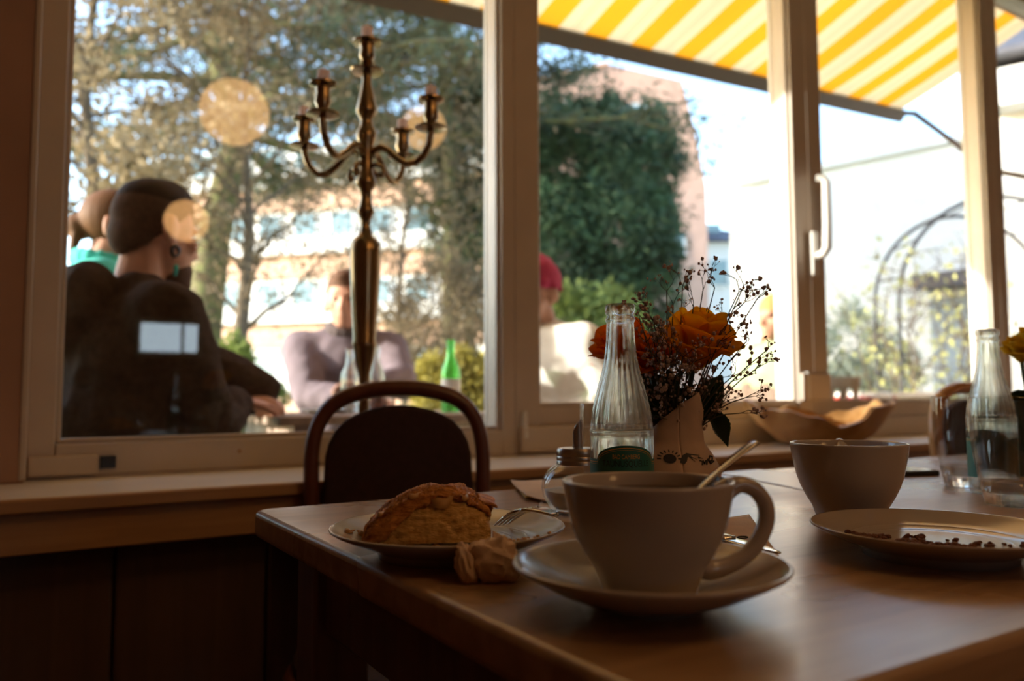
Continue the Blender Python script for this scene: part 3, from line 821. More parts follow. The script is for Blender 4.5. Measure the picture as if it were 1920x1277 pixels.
sp.build('spout', K['cap'], SG, smooth=40)

# ---- mineral water bottles
def bottle(name, label, loc, rz, full_label=True):
    t = thing(name, label, 'bottle', loc, rz)
    u = 0.000508
    out = [(0,0.004),(0.018,0.003),(0.024,0.0),(0.0275,0.001),(0.0295,0.005),(0.0298,0.012),(0.0298,0.093),(0.0303,0.0945),(0.0303,0.0965),(0.0297,0.0978),(0.0303,0.099),(0.0303,0.1005),(0.0298,0.102)]
    for y, r in ((806,58.3),(793,57.2),(780,55.6),(766,53.2),(753,50.4),(740,47.2),(726,43.6),(712,39.8),(700,36.3),(686,33.2),(673,30.8),(655,28.6),(640,27.4),(620,26.4),(607,25.6)):
        out.append((r*u, 0.2205-(y-570)*u))
    out += [(0.0131,0.2030),(0.0140,0.2040),(0.0143,0.2055),(0.0140,0.2070),(0.0131,0.2080),(0.0130,0.2105),(0.0140,0.2115),(0.0144,0.2140),(0.0143,0.2180),(0.0135,0.2200),(0.0120,0.2205)]
    inn = [(0.0100,0.2195),(0.0098,0.2080),(0.0102,0.1980)]
    for y, r in ((640,22.0),(673,25.4),(700,31.0),(726,38.6),(753,45.4),(780,50.6),(806,53.4)):
        inn.append((r*u, 0.2205-(y-570)*u))
    inn += [(0.0272,0.095),(0.0272,0.012),(0.024,0.006),(0.012,0.0065),(0,0.008)]
    def flute(r, z, a):
        if 0.1035 < z < 0.190 and r > 0.0133:
            k = min(1, (z-0.1035)/0.006)*min(1, max(0, (0.188-z)/0.025))
            return r*(1 + 0.030*k*(abs(math.cos(a*11))-0.6))
        return r
    # outer wall fluted, inner plain: lathe in one closed skin
    m = MB()
    no = len(out)
    prof = out+inn
    def mod(r, z, a): return flute(r, z, a)
    rows_out = MB()
    nn = 132
    # refine the outer profile so flutes are smooth
    m.lathe(out, nn, mod=mod)
    a = len(m.v) - nn
    m2 = MB().lathe(inn, nn)
    off = len(m.v); m.v += m2.v; m.f += [tuple(i+off for i in q) for q in m2.f]
    for k in range(nn): m.f.append((a+k, a+(k+1) % nn, off+(k+1) % nn, off+k))
    m.build('glass_body', K['gglass'], t, smooth=180)
    def wrap(xw, zz, rr):   # label coordinate to bottle surface; front is local -Y
        a = xw/0.0300 - PI/2
        return (rr*math.cos(a), rr*math.sin(a), zz)
    if full_label:
        top = lambda x: 0.0742 + 0.0132*max(0, 1-(x/0.0300)**2)**0.5 if abs(x) < 0.0300 else 0.0742
        lm = MB().grid(lambda p, q: wrap((p-0.5)*0.128, 0.022+(top((p-0.5)*0.128)-0.022)*q, 0.03005), 160, 8)
        lb = lm.build('paper_label', K['label'], t, smooth=180)
        def strip(off_, wd_, rr, nm):
            P_ = []
            xs = [(-0.064 + 0.128*i/200) for i in range(201)]
            MB().grid(lambda p, q: wrap((p-0.5)*0.128, top((p-0.5)*0.128*(1.0+off_*9)) - off_ - wd_*q, rr), 200, 1).build(nm, K['gold'], lb, smooth=180)
        strip(0.0020, 0.0008, 0.03020, 'gold_line')
        strip(0.0040, 0.0003, 0.03020, 'gold_line')
        def text(s, size, zc, m_, wd_, ht_):
            cu = bpy.data.curves.new('text', 'FONT'); cu.body = s; cu.size = size; cu.align_x = 'CENTER'; cu.align_y = 'CENTER'
            ob = bpy.data.objects.new('text', cu); col.objects.link(ob)
            dg = bpy.context.evaluated_depsgraph_get(); dg.update()
            me = bpy.data.meshes.new_from_object(ob.evaluated_get(dg))
            bpy.data.objects.remove(ob)
            x0_, x1_ = min(v.co.x for v in me.vertices), max(v.co.x for v in me.vertices); y0_, y1_ = min(v.co.y for v in me.vertices), max(v.co.y for v in me.vertices)
            for v in me.vertices: v.co = wrap((v.co.x-(x0_+x1_)/2)/(x1_-x0_)*wd_, zc+(v.co.y-(y0_+y1_)/2)/(y1_-y0_)*ht_, 0.03022)
            me.materials.clear()
            o = link_mesh('lettering', me, K[m_], lb)
            return o
        text('BAD CAMBERG', 0.0078, 0.0772, 'gold', 0.0255, 0.0040)
        text('TAUNUSQUELLE', 0.0115, 0.0705, 'darkprint', 0.0460, 0.0066)
    return t
b1 = at_d(1165, 760, 0.759)
bottle('water_bottle', 'clear fluted water bottle with green label behind the foreground cup', flat(b1, TZ), CAMROT)
b2 = at_d(1857, 760, 1.075)
bottle('water_bottle', 'clear fluted water bottle between the tumblers at the right edge', flat(b2, TZ), CAMROT + R(170), True)

def tumbler(label, loc, dia, h, group='drinking tumblers'):
    t = thing('tumbler', label, 'glass', loc, 0, group)
    r = dia/2
    P = [(0,0.001),(r*0.60,0.0),(r*0.66,0.002),(r*0.70,0.010),(r*0.80,h*0.22),(r*0.92,h*0.45),(r*0.985,h*0.65),(r,h*0.98),(r-0.0006,h),(r-0.0014,h),(r-0.0018,h*0.98),(r*0.985-0.0020,h*0.65),(r*0.92-0.0022,h*0.45),(r*0.80-0.0024,h*0.22),(r*0.66,0.020),(r*0.5,0.015),(0,0.0145)]
    k = 7   # thin wall above, solid refracting foot below
    foot = P[:5] + [(r*0.80-0.0024,h*0.22),(r*0.66,0.020),(r*0.5,0.015),(0,0.0145)]
    foot[4] = (r*0.80, h*0.22)
    MB().lathe([(r*0.80,h*0.22),(r*0.92,h*0.45),(r*0.985,h*0.65),(r,h*0.98),(r-0.0006,h),(r-0.0014,h),(r-0.0018,h*0.98),(r*0.985-0.0020,h*0.65),(r*0.92-0.0022,h*0.45),(r*0.80-0.0024,h*0.22)], 56).build('glass_wall', K['thin'], t, smooth=180)
    MB().lathe(foot, 56).build('glass_foot', K['glass'], t, smooth=180)
    return t
g1 = at_d(1806, 830, 1.155); g2 = at_d(1890, 850, 0.955); g3 = at_d(1130, 800, 1.02)
tumbler('empty tumbler left of the bottle at the right edge', flat(g1, TZ), 0.080, 0.130)
tumbler('nearest tumbler at the right edge in front of the bottle', flat(g2, TZ), 0.080, 0.130)
tumbler('empty tumbler half hidden behind the labelled bottle', flat(g3, TZ), 0.058, 0.122)

# ---- second cup
c2 = at_d(1591, 860, 0.822)
cup('coffee_cup', 'cream coffee cup standing behind the crumb plate', flat(c2, TZ), CAMROT + R(75), zs=1.11, coffee=0.066, size=1.05)

# ---- papers, phone, knife
def sheet(name, label, cat, corners, m, z0=0.0006, curl=0.0, n=14, parent=None):
    cs = [at_z(x, y, TZ) for x, y in corners]
    o = sum(cs, Vector())/4
    t = thing(name, label, cat, flat(o, TZ))
    def fn(u, v):
        p = (cs[0]*(1-u)+cs[1]*u)*(1-v) + (cs[3]*(1-u)+cs[2]*u)*v - o
        return (p.x, p.y, z0 + curl*(noise.noise(Vector((u*2.3, v*2.3, 4)))+0.6)*max(0, (u-0.5)**2+(v-0.5)**2))
    MB().grid(fn, n, n).build('sheet', m, t, smooth=180, solid=0.0004)
    return t
sheet('paper_sheet', 'white sheet of paper on the table behind the cups', 'paper', [(1340,887),(1532,925),(1585,893),(1420,881)], K['paper'])
nb = sheet('paper_napkin', 'brown printed paper napkin behind the saucer', 'napkin', [(1330,1030),(1461,1046),(1405,967),(1290,985)], K['napkin'], 0.0008, 0.004)
sheet('paper_napkin', 'folded napkin with yellow paper left of the sugar dispenser', 'napkin', [(985,938),(1100,960),(1085,903),(957,909)], K['napkin'], 0.003, 0.012)
sheet('yellow_slip', 'yellow paper slip tucked under the folded napkin', 'paper', [(985,938),(1060,930),(1050,914),(972,918)], K['yellowpaper'], 0.0012, 0.004)
sheet('paper_napkin', 'light paper napkin lying under the sugar dispenser', 'napkin', [(1000,975),(1110,985),(1100,935),(1018,930)], mat('pale napkin', (0.62, 0.50, 0.38), 0.9), 0.0004, 0.0)
# printed scribble on the brown napkin
q = at_z(1392, 1012, TZ) - nb.location
MB().tube([(q.x+0.006*math.cos(a), q.y+0.004*math.sin(a), 0.0022) for a in [i*0.6 for i in range(11)]], 0.0006, 5).build('printed_mark', K['ink'], nb)
ka, kb = at_z(1300, 1000, TZ+0.004), at_z(1462, 1044, TZ+0.002)
X = (kb-ka).normalized(); Zv = (Vector((0,0,1)) - X*X.z).normalized(); Yv = Zv.cross(X)
KN = thing('table_knife', 'steel knife lying on the brown napkin behind the saucer', 'knife', ka)
KN.rotation_euler = Matrix((X, Yv, Zv)).transposed().to_euler()
LK = (kb-ka).length
MB().grid(lambda u, v: (LK*0.45*u, (v-0.5)*0.015, 0.003), 4, 3).build('handle', K['steel'], KN, smooth=180, solid=0.005)
MB().grid(lambda u, v: (LK*(0.45+0.55*u), (v-0.5)*0.016*(1-u**4*0.8), 0.003), 12, 3).build('blade', K['steel'], KN, smooth=180, solid=0.0015)
ph = at_z(1680, 890, TZ)
PH = thing('smartphone', 'dark smartphone lying on the table behind the second cup', 'phone', flat(ph, TZ), CAMROT + R(14))
MB().prism(rrect(-0.075, 0.058, -0.036, 0.036, 0.008), 0.0, 0.0085).build('case', K['black'], PH, bevel=0.002)
MB().prism(rrect(-0.072, 0.055, -0.033, 0.033, 0.006), 0.0085, 0.0090).build('screen', mat('phone screen', (0.30, 0.20, 0.18), 0.1), PH)
# ================================================================== bouquet in a paper wrapped vase
VB = flat(at_d(1264, 860, 0.865), TZ)
VS = thing('paper_wrapped_vase', 'flower vase wrapped in printed brown paper behind the labelled bottle', 'vase', VB, CAMROT)
def wr(h):
    T = [(0,0.036),(0.03,0.046),(0.053,0.0475),(0.068,0.040),(0.082,0.0305),(0.10,0.0290),(0.14,0.0330)]
    for (h0, r0), (h1, r1) in zip(T, T[1:]):
        if h0 <= h <= h1: return r0+(r1-r0)*(h-h0)/(h1-h0)
    return T[-1][1]
def wtop(a):   # a=0 photo right, -90 deg towards the viewer
    d = math.degrees((a + PI) % (2*PI) - PI)
    k = max(0.0, 1-abs(d+50)/(95 if d < -50 else 42))
    return 0.098 + 0.038*k**0.9 + 0.022*math.exp(-((d-120)/50)**2)
def wrap_p(a, h, off=0.0):
    r = wr(h)*(1 + 0.05*math.sin(3*a+1.0+h*20)) + off + 0.0012*noise.noise(Vector((math.cos(a)*2.2, math.sin(a)*2.2, h*30)))
    return Vector((r*math.cos(a), r*math.sin(a), h))
MB().grid(lambda u, v: wrap_p(-PI*0.5+2*PI*u*1.0, 0.001+(wtop(-PI*0.5+2*PI*u)-0.001)*v), 90, 30).build('paper_wrap', K['kraft'], VS, smooth=180, solid=0.0005)
MB().lathe([(0,0.001),(0.022,0.001),(0.025,0.004),(0.024,0.06),(0.018,0.085),(0.019,0.098),(0.0175,0.098),(0.0165,0.085),(0.022,0.06),(0.022,0.006),(0,0.006)], 32).build('glass_insert', K['glass'], VS, smooth=180)
# printed sun, wing and letters near the hem
def ink_pos(px, py):   # find wrap surface parameters seen at a pixel
    best = None
    for i in range(140):
        a = -PI + PI*i/139
        for h in [0.040+0.0012*k for k in range(34)]:
            pass
    return best
def a_of(xoff, h): return -math.acos(max(-1, min(1, xoff/(wr(h)+0.001))))
S_ = 0.865/F
def P_ink(px, py):
    h = 0.884 - (py-740)*S_*0.95 - TZ
    return a_of((px-1264)*S_, h), h
def blot(pts, name):
    m = MB(); c = [P_ink(*p) for p in pts]
    vs = [wrap_p(a, h, 0.0012) for a, h in c]; m.add(vs, [tuple(range(len(vs)))])
    m.build(name, K['ink'], PRINT)
PRINT = VS
blot([(1243+11*math.cos(a), 861+8.5*math.sin(a)) for a in [i*PI/8 for i in range(16)]], 'printed_sun')
for i in range(9):
    a = PI + i*PI/8
    x0, y0, x1, y1 = 1243+14*math.cos(a), 861+11*math.sin(a), 1243+20*math.cos(a), 861+16*math.sin(a)
    nx, ny = -math.sin(a)*1.1, math.cos(a)*1.1
    blot([(x0+nx,y0+ny),(x1+nx,y1+ny),(x1-nx,y1-ny),(x0-nx,y0-ny)], 'printed_ray')
blot([(1260,868),(1266,855),(1274,851),(1284,853),(1281,858),(1276,857),(1273,866),(1268,871)], 'printed_wing')
for (x0,y0,x1,y1,w_) in ((1276,853,1300,856,1.5),(1276,856,1294,863,1.3),(1280,858,1290,868,1.2),(1296,859,1306,862,1.4),(1298,865,1308,868,1.3)):
    blot([(x0,y0-w_),(x1,y1-w_*0.3),(x1,y1+w_*0.3),(x0,y0+w_)], 'printed_feather')
def stroke(pts, name):
    P_ = [wrap_p(*P_ink(x, y), 0.0012) for x, y in pts]
    MB().tube(P_, 0.0009, 5).build(name, K['ink'], PRINT)
stroke([(1304,873),(1306,866),(1308,872),(1311,866)], 'printed_letter')
stroke([(1312,873),(1314,864),(1317,863)], 'printed_letter')
stroke([(1317,868),(1323,866),(1324,860),(1319,858),(1316,866),(1319,872),(1326,868)], 'printed_letter')

def petal_mesh(Rl, Hl, span, roll, seed):
    def fn(u, v):
        a = (u-0.5)*span*(0.40+0.72*math.sin(PI*(0.08+0.56*v)))
        r = Rl*(0.18+0.82*v**0.75) + roll*max(0, v-0.72)**1.2*2.2
        z = Hl*v**0.85 - roll*max(0, v-0.75)**1.5*2.5
        w_ = 0.05*Rl*math.sin(u*11+seed*3)*v
        z -= Hl*0.13*(abs(u-0.5)*2)**2.5*v
        return ((r+w_)*math.cos(a), (r+w_)*math.sin(a), z)
    return MB().grid(fn, 10, 9)
def leaf_mesh(L, W, bend, fold=0.25):
    def fn(u, v):
        w_ = W*math.sin(PI*min(1, u**0.8*0.96+0.03))**0.9
        s = (v-0.5)*2
        ser = 1+0.06*math.sin(u*60)*(abs(s) > 0.9)
        return (L*u, s*w_*0.5*ser, -bend*L*u*u + abs(s)*w_*fold + 0.02*L*math.sin(u*9)*s)
    return MB().grid(fn, 22, 8)
def place_leaf(p, d, L, W, bend, parent, roll=0, m='rleaf'):
    o = leaf_mesh(L, W, bend).build('leaf', K[m], parent, smooth=180, solid=0.0004)
    X = Vector(d).normalized(); Zv = (UP - X*X.z); Zv = Zv.normalized() if Zv.length > 1e-3 else Vector((0,1,0)); Yv = Zv.cross(X)
    M_ = Matrix((X, Yv, Zv)).transposed() @ Matrix.Rotation(roll, 3, 'X')
    o.location = p; o.rotation_euler = M_.to_euler(); return o
def loc_of(root, px, py, d):
    v = at_d(px, py, d) - root; return Vector((v.dot(RGT), v.dot(FWD), v.z))
def rose(label, px, py, d, dia, m, tilt, seed, base=None, leaves_=(), name='rose'):
    root = VB if base is None else base
    t = thing(name, label, 'flower', root, CAMROT, 'roses in the paper wrapped vase' if base is None else None)
    c = loc_of(root, px, py, d)
    top = c - Vector((0, 0, dia*0.40))
    g = random.Random(seed)
    RT = Matrix.Rotation(tilt[0], 3, 'X') @ Matrix.Rotation(tilt[1], 3, 'Y')
    k = 0
    for (n, Rl, Hl, span, roll) in ((3,0.16,0.86,2.4,0.0),(4,0.28,0.88,2.0,0.02),(5,0.52,0.88,1.55,0.10),(6,0.72,0.80,1.35,0.22),(6,0.86,0.60,1.3,0.30)):
        for i in range(n):
            a = 2*PI*i/n + k*0.7 + g.uniform(-0.15, 0.15)
            o = petal_mesh(Rl*dia*0.55*g.uniform(0.93,1.07), Hl*dia*g.uniform(0.92,1.05), span, roll*dia*0.8, g.uniform(0, 9)).build('petal', m, t, smooth=180, solid=0.0005)
            o.location = top; o.rotation_euler = (RT @ Matrix.Rotation(a, 3, 'Z')).to_euler()
        k += 1
    cal = RT @ Vector((0,0,-0.004))
    foot = Vector((g.uniform(-0.01,0.01), g.uniform(-0.01,0.01), 0.012))
    mid = (top+foot)/2 + Vector((0.004, 0.002, 0))
    MB().tube([foot, (foot+mid)/2, mid, (mid+top)/2, top+RT @ Vector((0,0,0.004))], [0.0022,0.0021,0.002,0.002,0.0036], 8).build('stem', K['stem'], t, smooth=180)
    for (lx, ly, ld, tx, ty, td, W, bend, roll) in leaves_:
        a, b = loc_of(root, lx, ly, ld), loc_of(root, tx, ty, td)
        place_leaf(a, b-a, (b-a).length, W, bend, t, roll)
    return t
rose('fully open yellow orange rose among the white sprigs', 1296, 640, 0.885, 0.078, K['rose'], (R(24), R(8)), 4, None,
     [(1308,790,0.89,1352,702,0.89,0.036,0.1,R(70)), (1304,800,0.90,1338,722,0.89,0.030,0.05,R(40)), (1290,690,0.9,1345,640,0.92,0.02,0.2,R(30)), (1322,768,0.875,1347,842,0.86,0.040,-0.25,R(-60))])
rose('orange rose half hidden behind the neck of the bottle', 1178, 648, 0.93, 0.066, K['rose2'], (R(22), R(-18)), 8, None,
     [(1262,770,0.86,1196,690,0.90,0.035,0.2,R(-50)), (1255,790,0.86,1205,760,0.86,0.040,0.3,R(-30)), (1258,780,0.87,1215,705,0.89,0.042,0.2,R(-60)), (1262,765,0.88,1248,690,0.87,0.036,0.1,R(80))])
rose('orange rose lower in the bouquet beside the bottle', 1222, 668, 0.895, 0.050, K['rose2'], (R(35), R(-12)), 12, None,
     [(1262,760,0.88,1275,690,0.87,0.032,0.15,R(60)), (1262,775,0.88,1235,735,0.87,0.034,0.2,R(20)), (1268,775,0.89,1296,715,0.89,0.030,0.2,R(-30)), (1240,800,0.88,1206,775,0.87,0.038,0.3,R(-20))])

# white sprigs (baby's breath)
def sprig(label, targets, d, seed, dens=1.0):
    t = thing('flower_sprig', label, 'flower', VB, CAMROT, 'thin budding sprigs in the vase')
    g = random.Random(seed)
    st, bd = MB(), MB()
    foot = Vector((g.uniform(-0.012,0.012), g.uniform(-0.012,0.012), 0.02))
    def bud(p, s):
        s *= g.uniform(0.7, 1.25)
        bd.ell(p, (s, s, s*1.1), None, 7, 5)
        if s > 0.0017:
            for q in range(3): bd.ell(p+Vector((g.uniform(-1,1), g.uniform(-1,1), g.uniform(0,1)))*s*0.8, (s*0.6,)*3, None, 6, 4)
    def twig(p, d_, L, r, lev):
        n = 4; pts = [p]
        q, dd = p.copy(), d_.copy()
        for i in range(n):
            dd = (dd + Vector((g.gauss(0,0.16), g.gauss(0,0.16), g.gauss(0.03,0.14)))).normalized()
            q = q + dd*(L/n); pts.append(q.copy())
        st.tube(pts, [r*(1-0.10*i) for i in range(n+1)], 4)
        if lev == 0:
            bud(pts[-1], g.choice((0.0009, 0.0011, 0.0013, 0.0016, 0.0020))); return
        for k in range(g.choice((2, 3, 3))):
            i = n if k < 2 else g.randrange(2, n)
            ax = Vector((g.gauss(0,1), g.gauss(0,1), g.gauss(0,0.6))).normalized()
            nd = (dd + ax*0.75).normalized()
            twig(pts[i], nd, L*g.uniform(0.45, 0.8), r*0.72, lev-1)
    for (px, py, Lf, lev) in targets:
        tp = loc_of(VB, px, py, d + g.uniform(-0.015, 0.015))
        mid = Vector((foot.x*0.5, foot.y*0.5, 0.115)) + Vector((tp.x*0.15, tp.y*0.1, 0))
        pts = []
        for i in range(9):
            s = i/8; pts.append(foot*(1-s)**2 + mid*2*s*(1-s) + tp*s*s)
        st.tube(pts, [0.0011-0.0005*i/8 for i in range(9)], 5)
        dd = (pts[-1]-pts[-2]).normalized()
        for i in range(3, 9):
            for k in range(1 if i < 8 else 2):
                if g.random() > (0.75*dens if i < 8 else 1): continue
                ax = Vector((g.gauss(0,1), g.gauss(0,1), g.gauss(0,0.5))).normalized()
                twig(pts[i], ((pts[i]-pts[i-1]).normalized()+ax*0.8).normalized(), 0.017*Lf*g.uniform(0.7,1.2), 0.0005, lev)
    st.build('stalks', K['gyp'], t, smooth=180)
    b = bd.build('buds', K['bud'], t, smooth=180); b['kind'] = 'stuff'
sprig('tall sprig reaching above the open rose', [(1262,570,1.0,2),(1250,545,0.8,1)], 0.87, 1)
sprig('sprig forking highest over the rose towards the right', [(1300,575,1.0,2),(1318,545,0.8,2)], 0.87, 2)
sprig('sprig with thin arms rising furthest to the upper right', [(1370,590,1.1,2),(1385,548,0.9,2),(1420,560,0.7,1)], 0.86, 3)
sprig('sprig stretching right in front of the green jacket', [(1400,640,1.0,2),(1440,655,0.7,1)], 0.85, 4)
sprig('drooping sprig low at the right of the vase', [(1375,705,1.0,2),(1400,745,0.9,2),(1385,775,0.8,2)], 0.84, 5, 0.8)
sprig('dense sprig in front of the open rose', [(1240,620,1.1,2),(1225,600,1.0,2),(1255,650,1.0,2)], 0.84, 6, 1.3)
sprig('dense sprig between the two roses', [(1215,640,1.0,2),(1235,660,1.0,2),(1280,670,1.0,2)], 0.83, 7, 1.3)
sprig('short bushy sprig just above the paper wrap', [(1300,680,1.0,2),(1270,690,1.0,2),(1245,690,1.0,2)], 0.83, 8, 1.2)
sprig('highest sprig arching over the middle of the bouquet', [(1340,540,1.0,2),(1280,535,0.9,2),(1395,535,0.8,1)], 0.875, 19, 1.1)
sprig('loose sprig hanging right below the thin arms', [(1420,690,0.8,2),(1350,640,1.0,2)], 0.845, 23, 1.0)
sprig('wispy sprig left of the open rose above the bottle neck', [(1215,585,0.9,2),(1200,600,0.7,1)], 0.88, 9)

# ---- small flower pot cut off by the right edge
fp = flat(at_d(1938, 850, 1.28), TZ)
FP = thing('flower_pot', 'dark pot of yellow flowers cut off by the right edge', 'vase', fp, CAMROT)
MB().lathe([(0,0.001),(0.026,0.001),(0.030,0.004),(0.038,0.10),(0.040,0.122),(0.037,0.122),(0.035,0.10),(0.027,0.008),(0,0.008)], 32).build('pot', mat('dark green glaze', (0.010, 0.022, 0.012), 0.25), FP, smooth=50)
for i, (x, y) in enumerate(((1915,655),(1935,640),(1950,670))):
    rose(('yellow flower nearest the right window post in the dark pot', 'upper yellow flower in the dark pot at the right edge', 'outermost yellow flower in the dark pot at the right edge')[i], x, y, 1.28, 0.050, K['yellowfl'], (R(20), R(-15+15*i)), 30+i, fp,
         [(1925,760,1.28,1890+i*20,725,1.25,0.03,0.2,R(30))], name='yellow_flower')

# ================================================================== candelabra on the sill
cb = at_y(685, 480, 1.655)
CB = thing('candelabra', 'tall five armed brass candelabra on the window sill', 'candelabra', (cb.x, cb.y, 0.725), CAMROT + R(10.4)); CB.scale = (1, 1, 1.018)
dC = (cb-CAM).dot(FWD); sC = dC/F
def zC(y): return CAM.z + (740-y)*sC - 0.725
prof = [(0,72),(8,72),(24,74),(24,77),(13,80),(11.5,90),(13,104),(9,112),(12,117),(9,121),(8,127),(27,130),(26,133),(8,136),(8,150),(9.5,165),(13,182),(17,205),(17,212),(12,220),(10,228),(12,240),(17,250),(16,262),(12,276),(11.5,300),(11.5,325),(15,335),(17,345),(16,352),(10,360),(9,378),(12,392),(14.5,400),(12,407),(8,416),(7.5,428),(12,446),(20,453),(25,462),(25,480),(22,560),(18,640),(19,644),(19,650),(17,656),(15,675),(9,702),(8,720),(9,735),(8,755),(9,790),(14,812),(26,826),(40,842),(55,852),(56,860),(52,862)]
pr = [(r*sC*1.18, zC(y)) for r, y in prof]; pr.append((0.052, 0.001)); pr.append((0, 0.001))
MB().lathe(pr, 36).build('stem', K['bronze'], CB, smooth=50)
MB().lathe([(0,zC(73)),(12*sC,zC(73)),(11.5*sC,zC(47)),(7*sC,zC(44)),(0,zC(44))], 16).build('candle', K['candle'], CB, smooth=50)
zz = lambda y: CAM.z + (740-y)*1.66/F - 0.725
for k, (ax, ay) in enumerate(((-0.088,-0.135),(0.137,-0.088),(0.086,0.135),(-0.142,0.088))):
    Rr = math.hypot(ax, ay); ux, uy = ax/Rr, ay/Rr
    def rp(r, z): return (ux*r, uy*r, z)
    ctrl = [(0.006,zz(276)),(0.020,zz(262)),(0.038,zz(257)),(0.056,zz(266)),(0.078,zz(284)),(0.102,zz(297)),(0.126,zz(297)),(0.146,zz(284)),(0.158,zz(265)),(Rr,zz(240)),(Rr,zz(230))]
    MB().tube([rp(*c) for c in ctrl], [0.010,0.0088,0.0082,0.0080,0.0078,0.0078,0.0078,0.0078,0.0078,0.008,0.009], 10).build('arm', K['bronze'], CB, smooth=180)
    MB().tube([rp(*c) for c in [(0.010,zz(292)),(0.026,zz(290)),(0.040,zz(297)),(0.046,zz(308)),(0.040,zz(315)),(0.033,zz(310))]], [0.006,0.005,0.005,0.005,0.006,0.007], 8).build('scroll', K['bronze'], CB, smooth=180)
    hol = MB().lathe([(0,zz(238)),(0.012,zz(240)),(0.035,zz(234)),(0.034,zz(231)),(0.011,zz(229)),(0.012,zz(222)),(0.0175,zz(212)),(0.0148,zz(196)),(0.0160,zz(184)),(0.029,zz(179)),(0.029,zz(176)),(0,zz(176))], 24, c=rp(Rr,0)).build('candle_holder', K['bronze'], CB, smooth=50)
    MB().lathe([(0,zz(177)),(0.0130,zz(177)),(0.0125,zz(153)),(0.007,zz(150)),(0,zz(150))], 14, c=rp(Rr,0)).build('candle', K['candle'], CB, smooth=50)

# ================================================================== bentwood chairs
def chair(label, loc, rz, wm_, group=None, sx_=1.0, top=0.0):
    t = thing('dining_chair', label, 'chair', loc, rz, group); t.scale = (sx_, sx_, 1.0)
    pts = [(-0.165,0.02,0.46),(-0.172,0.03,0.60),(-0.175,0.035,0.72),(-0.1745,0.04,0.795),(-0.160,0.043,0.847),(-0.125,0.046,0.884),(-0.065,0.048,0.903),(0,0.048,0.908),(0.065,0.048,0.903),(0.125,0.046,0.884),(0.160,0.043,0.847),(0.1745,0.04,0.795),(0.175,0.035,0.72),(0.172,0.03,0.60),(0.165,0.02,0.46)]
    Q = []
    for i in range(len(pts)-1):
        for k in range(4):
            a = k/4; p0, p1, p2, p3 = [Vector(pts[max(0, min(len(pts)-1, j))]) for j in (i-1, i, i+1, i+2)]
            Q.append(0.5*((2*p1)+(p2-p0)*a+(2*p0-5*p1+4*p2-p3)*a*a+(3*p1-p0-3*p2+p3)*a**3))
    Q.append(Vector(pts[-1]))
    MB().tube([Vector((q.x, q.y, q.z-0.010)) for q in Q], 0.0155, 12).build('back_frame', wm_, t, smooth=180)
    # upholstered back panel with an arched top
    poly = [(-0.150,0.50),(-0.153,0.70),(-0.149,0.772),(-0.143,0.795),(-0.130,0.818),(-0.113,0.835),(-0.09,0.848),(-0.06,0.858),(-0.03,0.864),(0,0.866),(0.03,0.864),(0.06,0.858),(0.09,0.848),(0.113,0.835),(0.130,0.818),(0.143,0.795),(0.149,0.772),(0.153,0.70),(0.150,0.50)]
    m = MB(); n = len(poly)
    def yb(z): return 0.02+0.028*(z-0.46)/0.45
    for s, dy in ((1.0, -0.016), (1.0, 0.016)):
        m.v += [(x*s, yb(z)+dy, z) for x, z in poly]
    m.f += [tuple(range(n)), tuple(range(2*n-1, n-1, -1))] + [(i, n+i, n+(i+1) % n, (i+1) % n) for i in range(n)]
    m.build('back_panel', K['uphol'], t, bevel=0.010, seg=3)
    MB().box((0,0.03,0.505), (0.33,0.022,0.03)).build('back_rail', wm_, t, bevel=0.004)
    seat = [(0.20*math.cos(a)*(1.0), -0.16+0.19*math.sin(a)) for a in [2*PI*i/32 for i in range(32)]]
    MB().prism(seat, 0.445, 0.475).build('seat', K['uphol'], t, bevel=0.010, seg=3)
    MB().tube([(x*1.01, y*1.0, 0.436) for x, y in seat], 0.014, 8, closed=True).build('seat_ring', wm_, t, smooth=180)
    for sx in (-1, 1):
        MB().tube([(sx*0.165,0.02,0.47),(sx*0.168,0.03,0.25),(sx*0.172,0.045,0.0)], [0.0135,0.013,0.011], 8).build('leg', wm_, t, smooth=180)
        MB().tube([(sx*0.145,-0.29,0.44),(sx*0.155,-0.305,0.22),(sx*0.165,-0.315,0.0)], [0.015,0.013,0.011], 8).build('leg', wm_, t, smooth=180)
    return t
ch = at_d(736, 760, 1.51)
chair('dark red brown bentwood chair below the candelabra', (ch.x, ch.y-0.04, 0), CAMROT + R(13), K['bent'], None, 0.915)
ch2 = at_d(1846, 760, 2.02)
chair('bentwood chair, wood lightened as if lit, behind the tumblers at the right', (ch2.x, ch2.y, 0), R(4), K['bentlit'])

# ================================================================== burl wood bowl on the sill
bw = at_y(1543, 800, 1.628)
BO = thing('wooden_bowl', 'wide burl wood bowl with a ragged rim on the sill', 'bowl', (bw.x, bw.y, 0.7255), 0)
def rim(a):
    return 0.112 + 0.016*math.sin(2*a+2.4) + 0.009*math.sin(5*a+0.5) + 0.006*math.sin(9*a+1.0) + 0.004*math.sin(17*a) - 0.034*math.exp(-((((a+PI*0.62+PI) % (2*PI))-PI)/0.30)**2)
def bowl_out(a, v, inner):
    k = v**0.55
    ex, ey = 0.315, 0.148
    h = rim(a)*v
    s = 0.42+0.58*k
    wob = 1 + 0.09*noise.noise(Vector((math.cos(a)*2.2, math.sin(a)*2.2, v*2.2+3))) + 0.03*noise.noise(Vector((math.cos(a)*6, math.sin(a)*6, v*6)))
    t_ = 0.013 if inner else 0.0
    if inner: h = 0.016 + (rim(a)-0.014)*v; 
    return Vector(((ex*s*wob-t_*1.2)*math.cos(a), (ey*s*wob-t_)*math.sin(a), h))
nn, nv = 72, 12
m = MB()
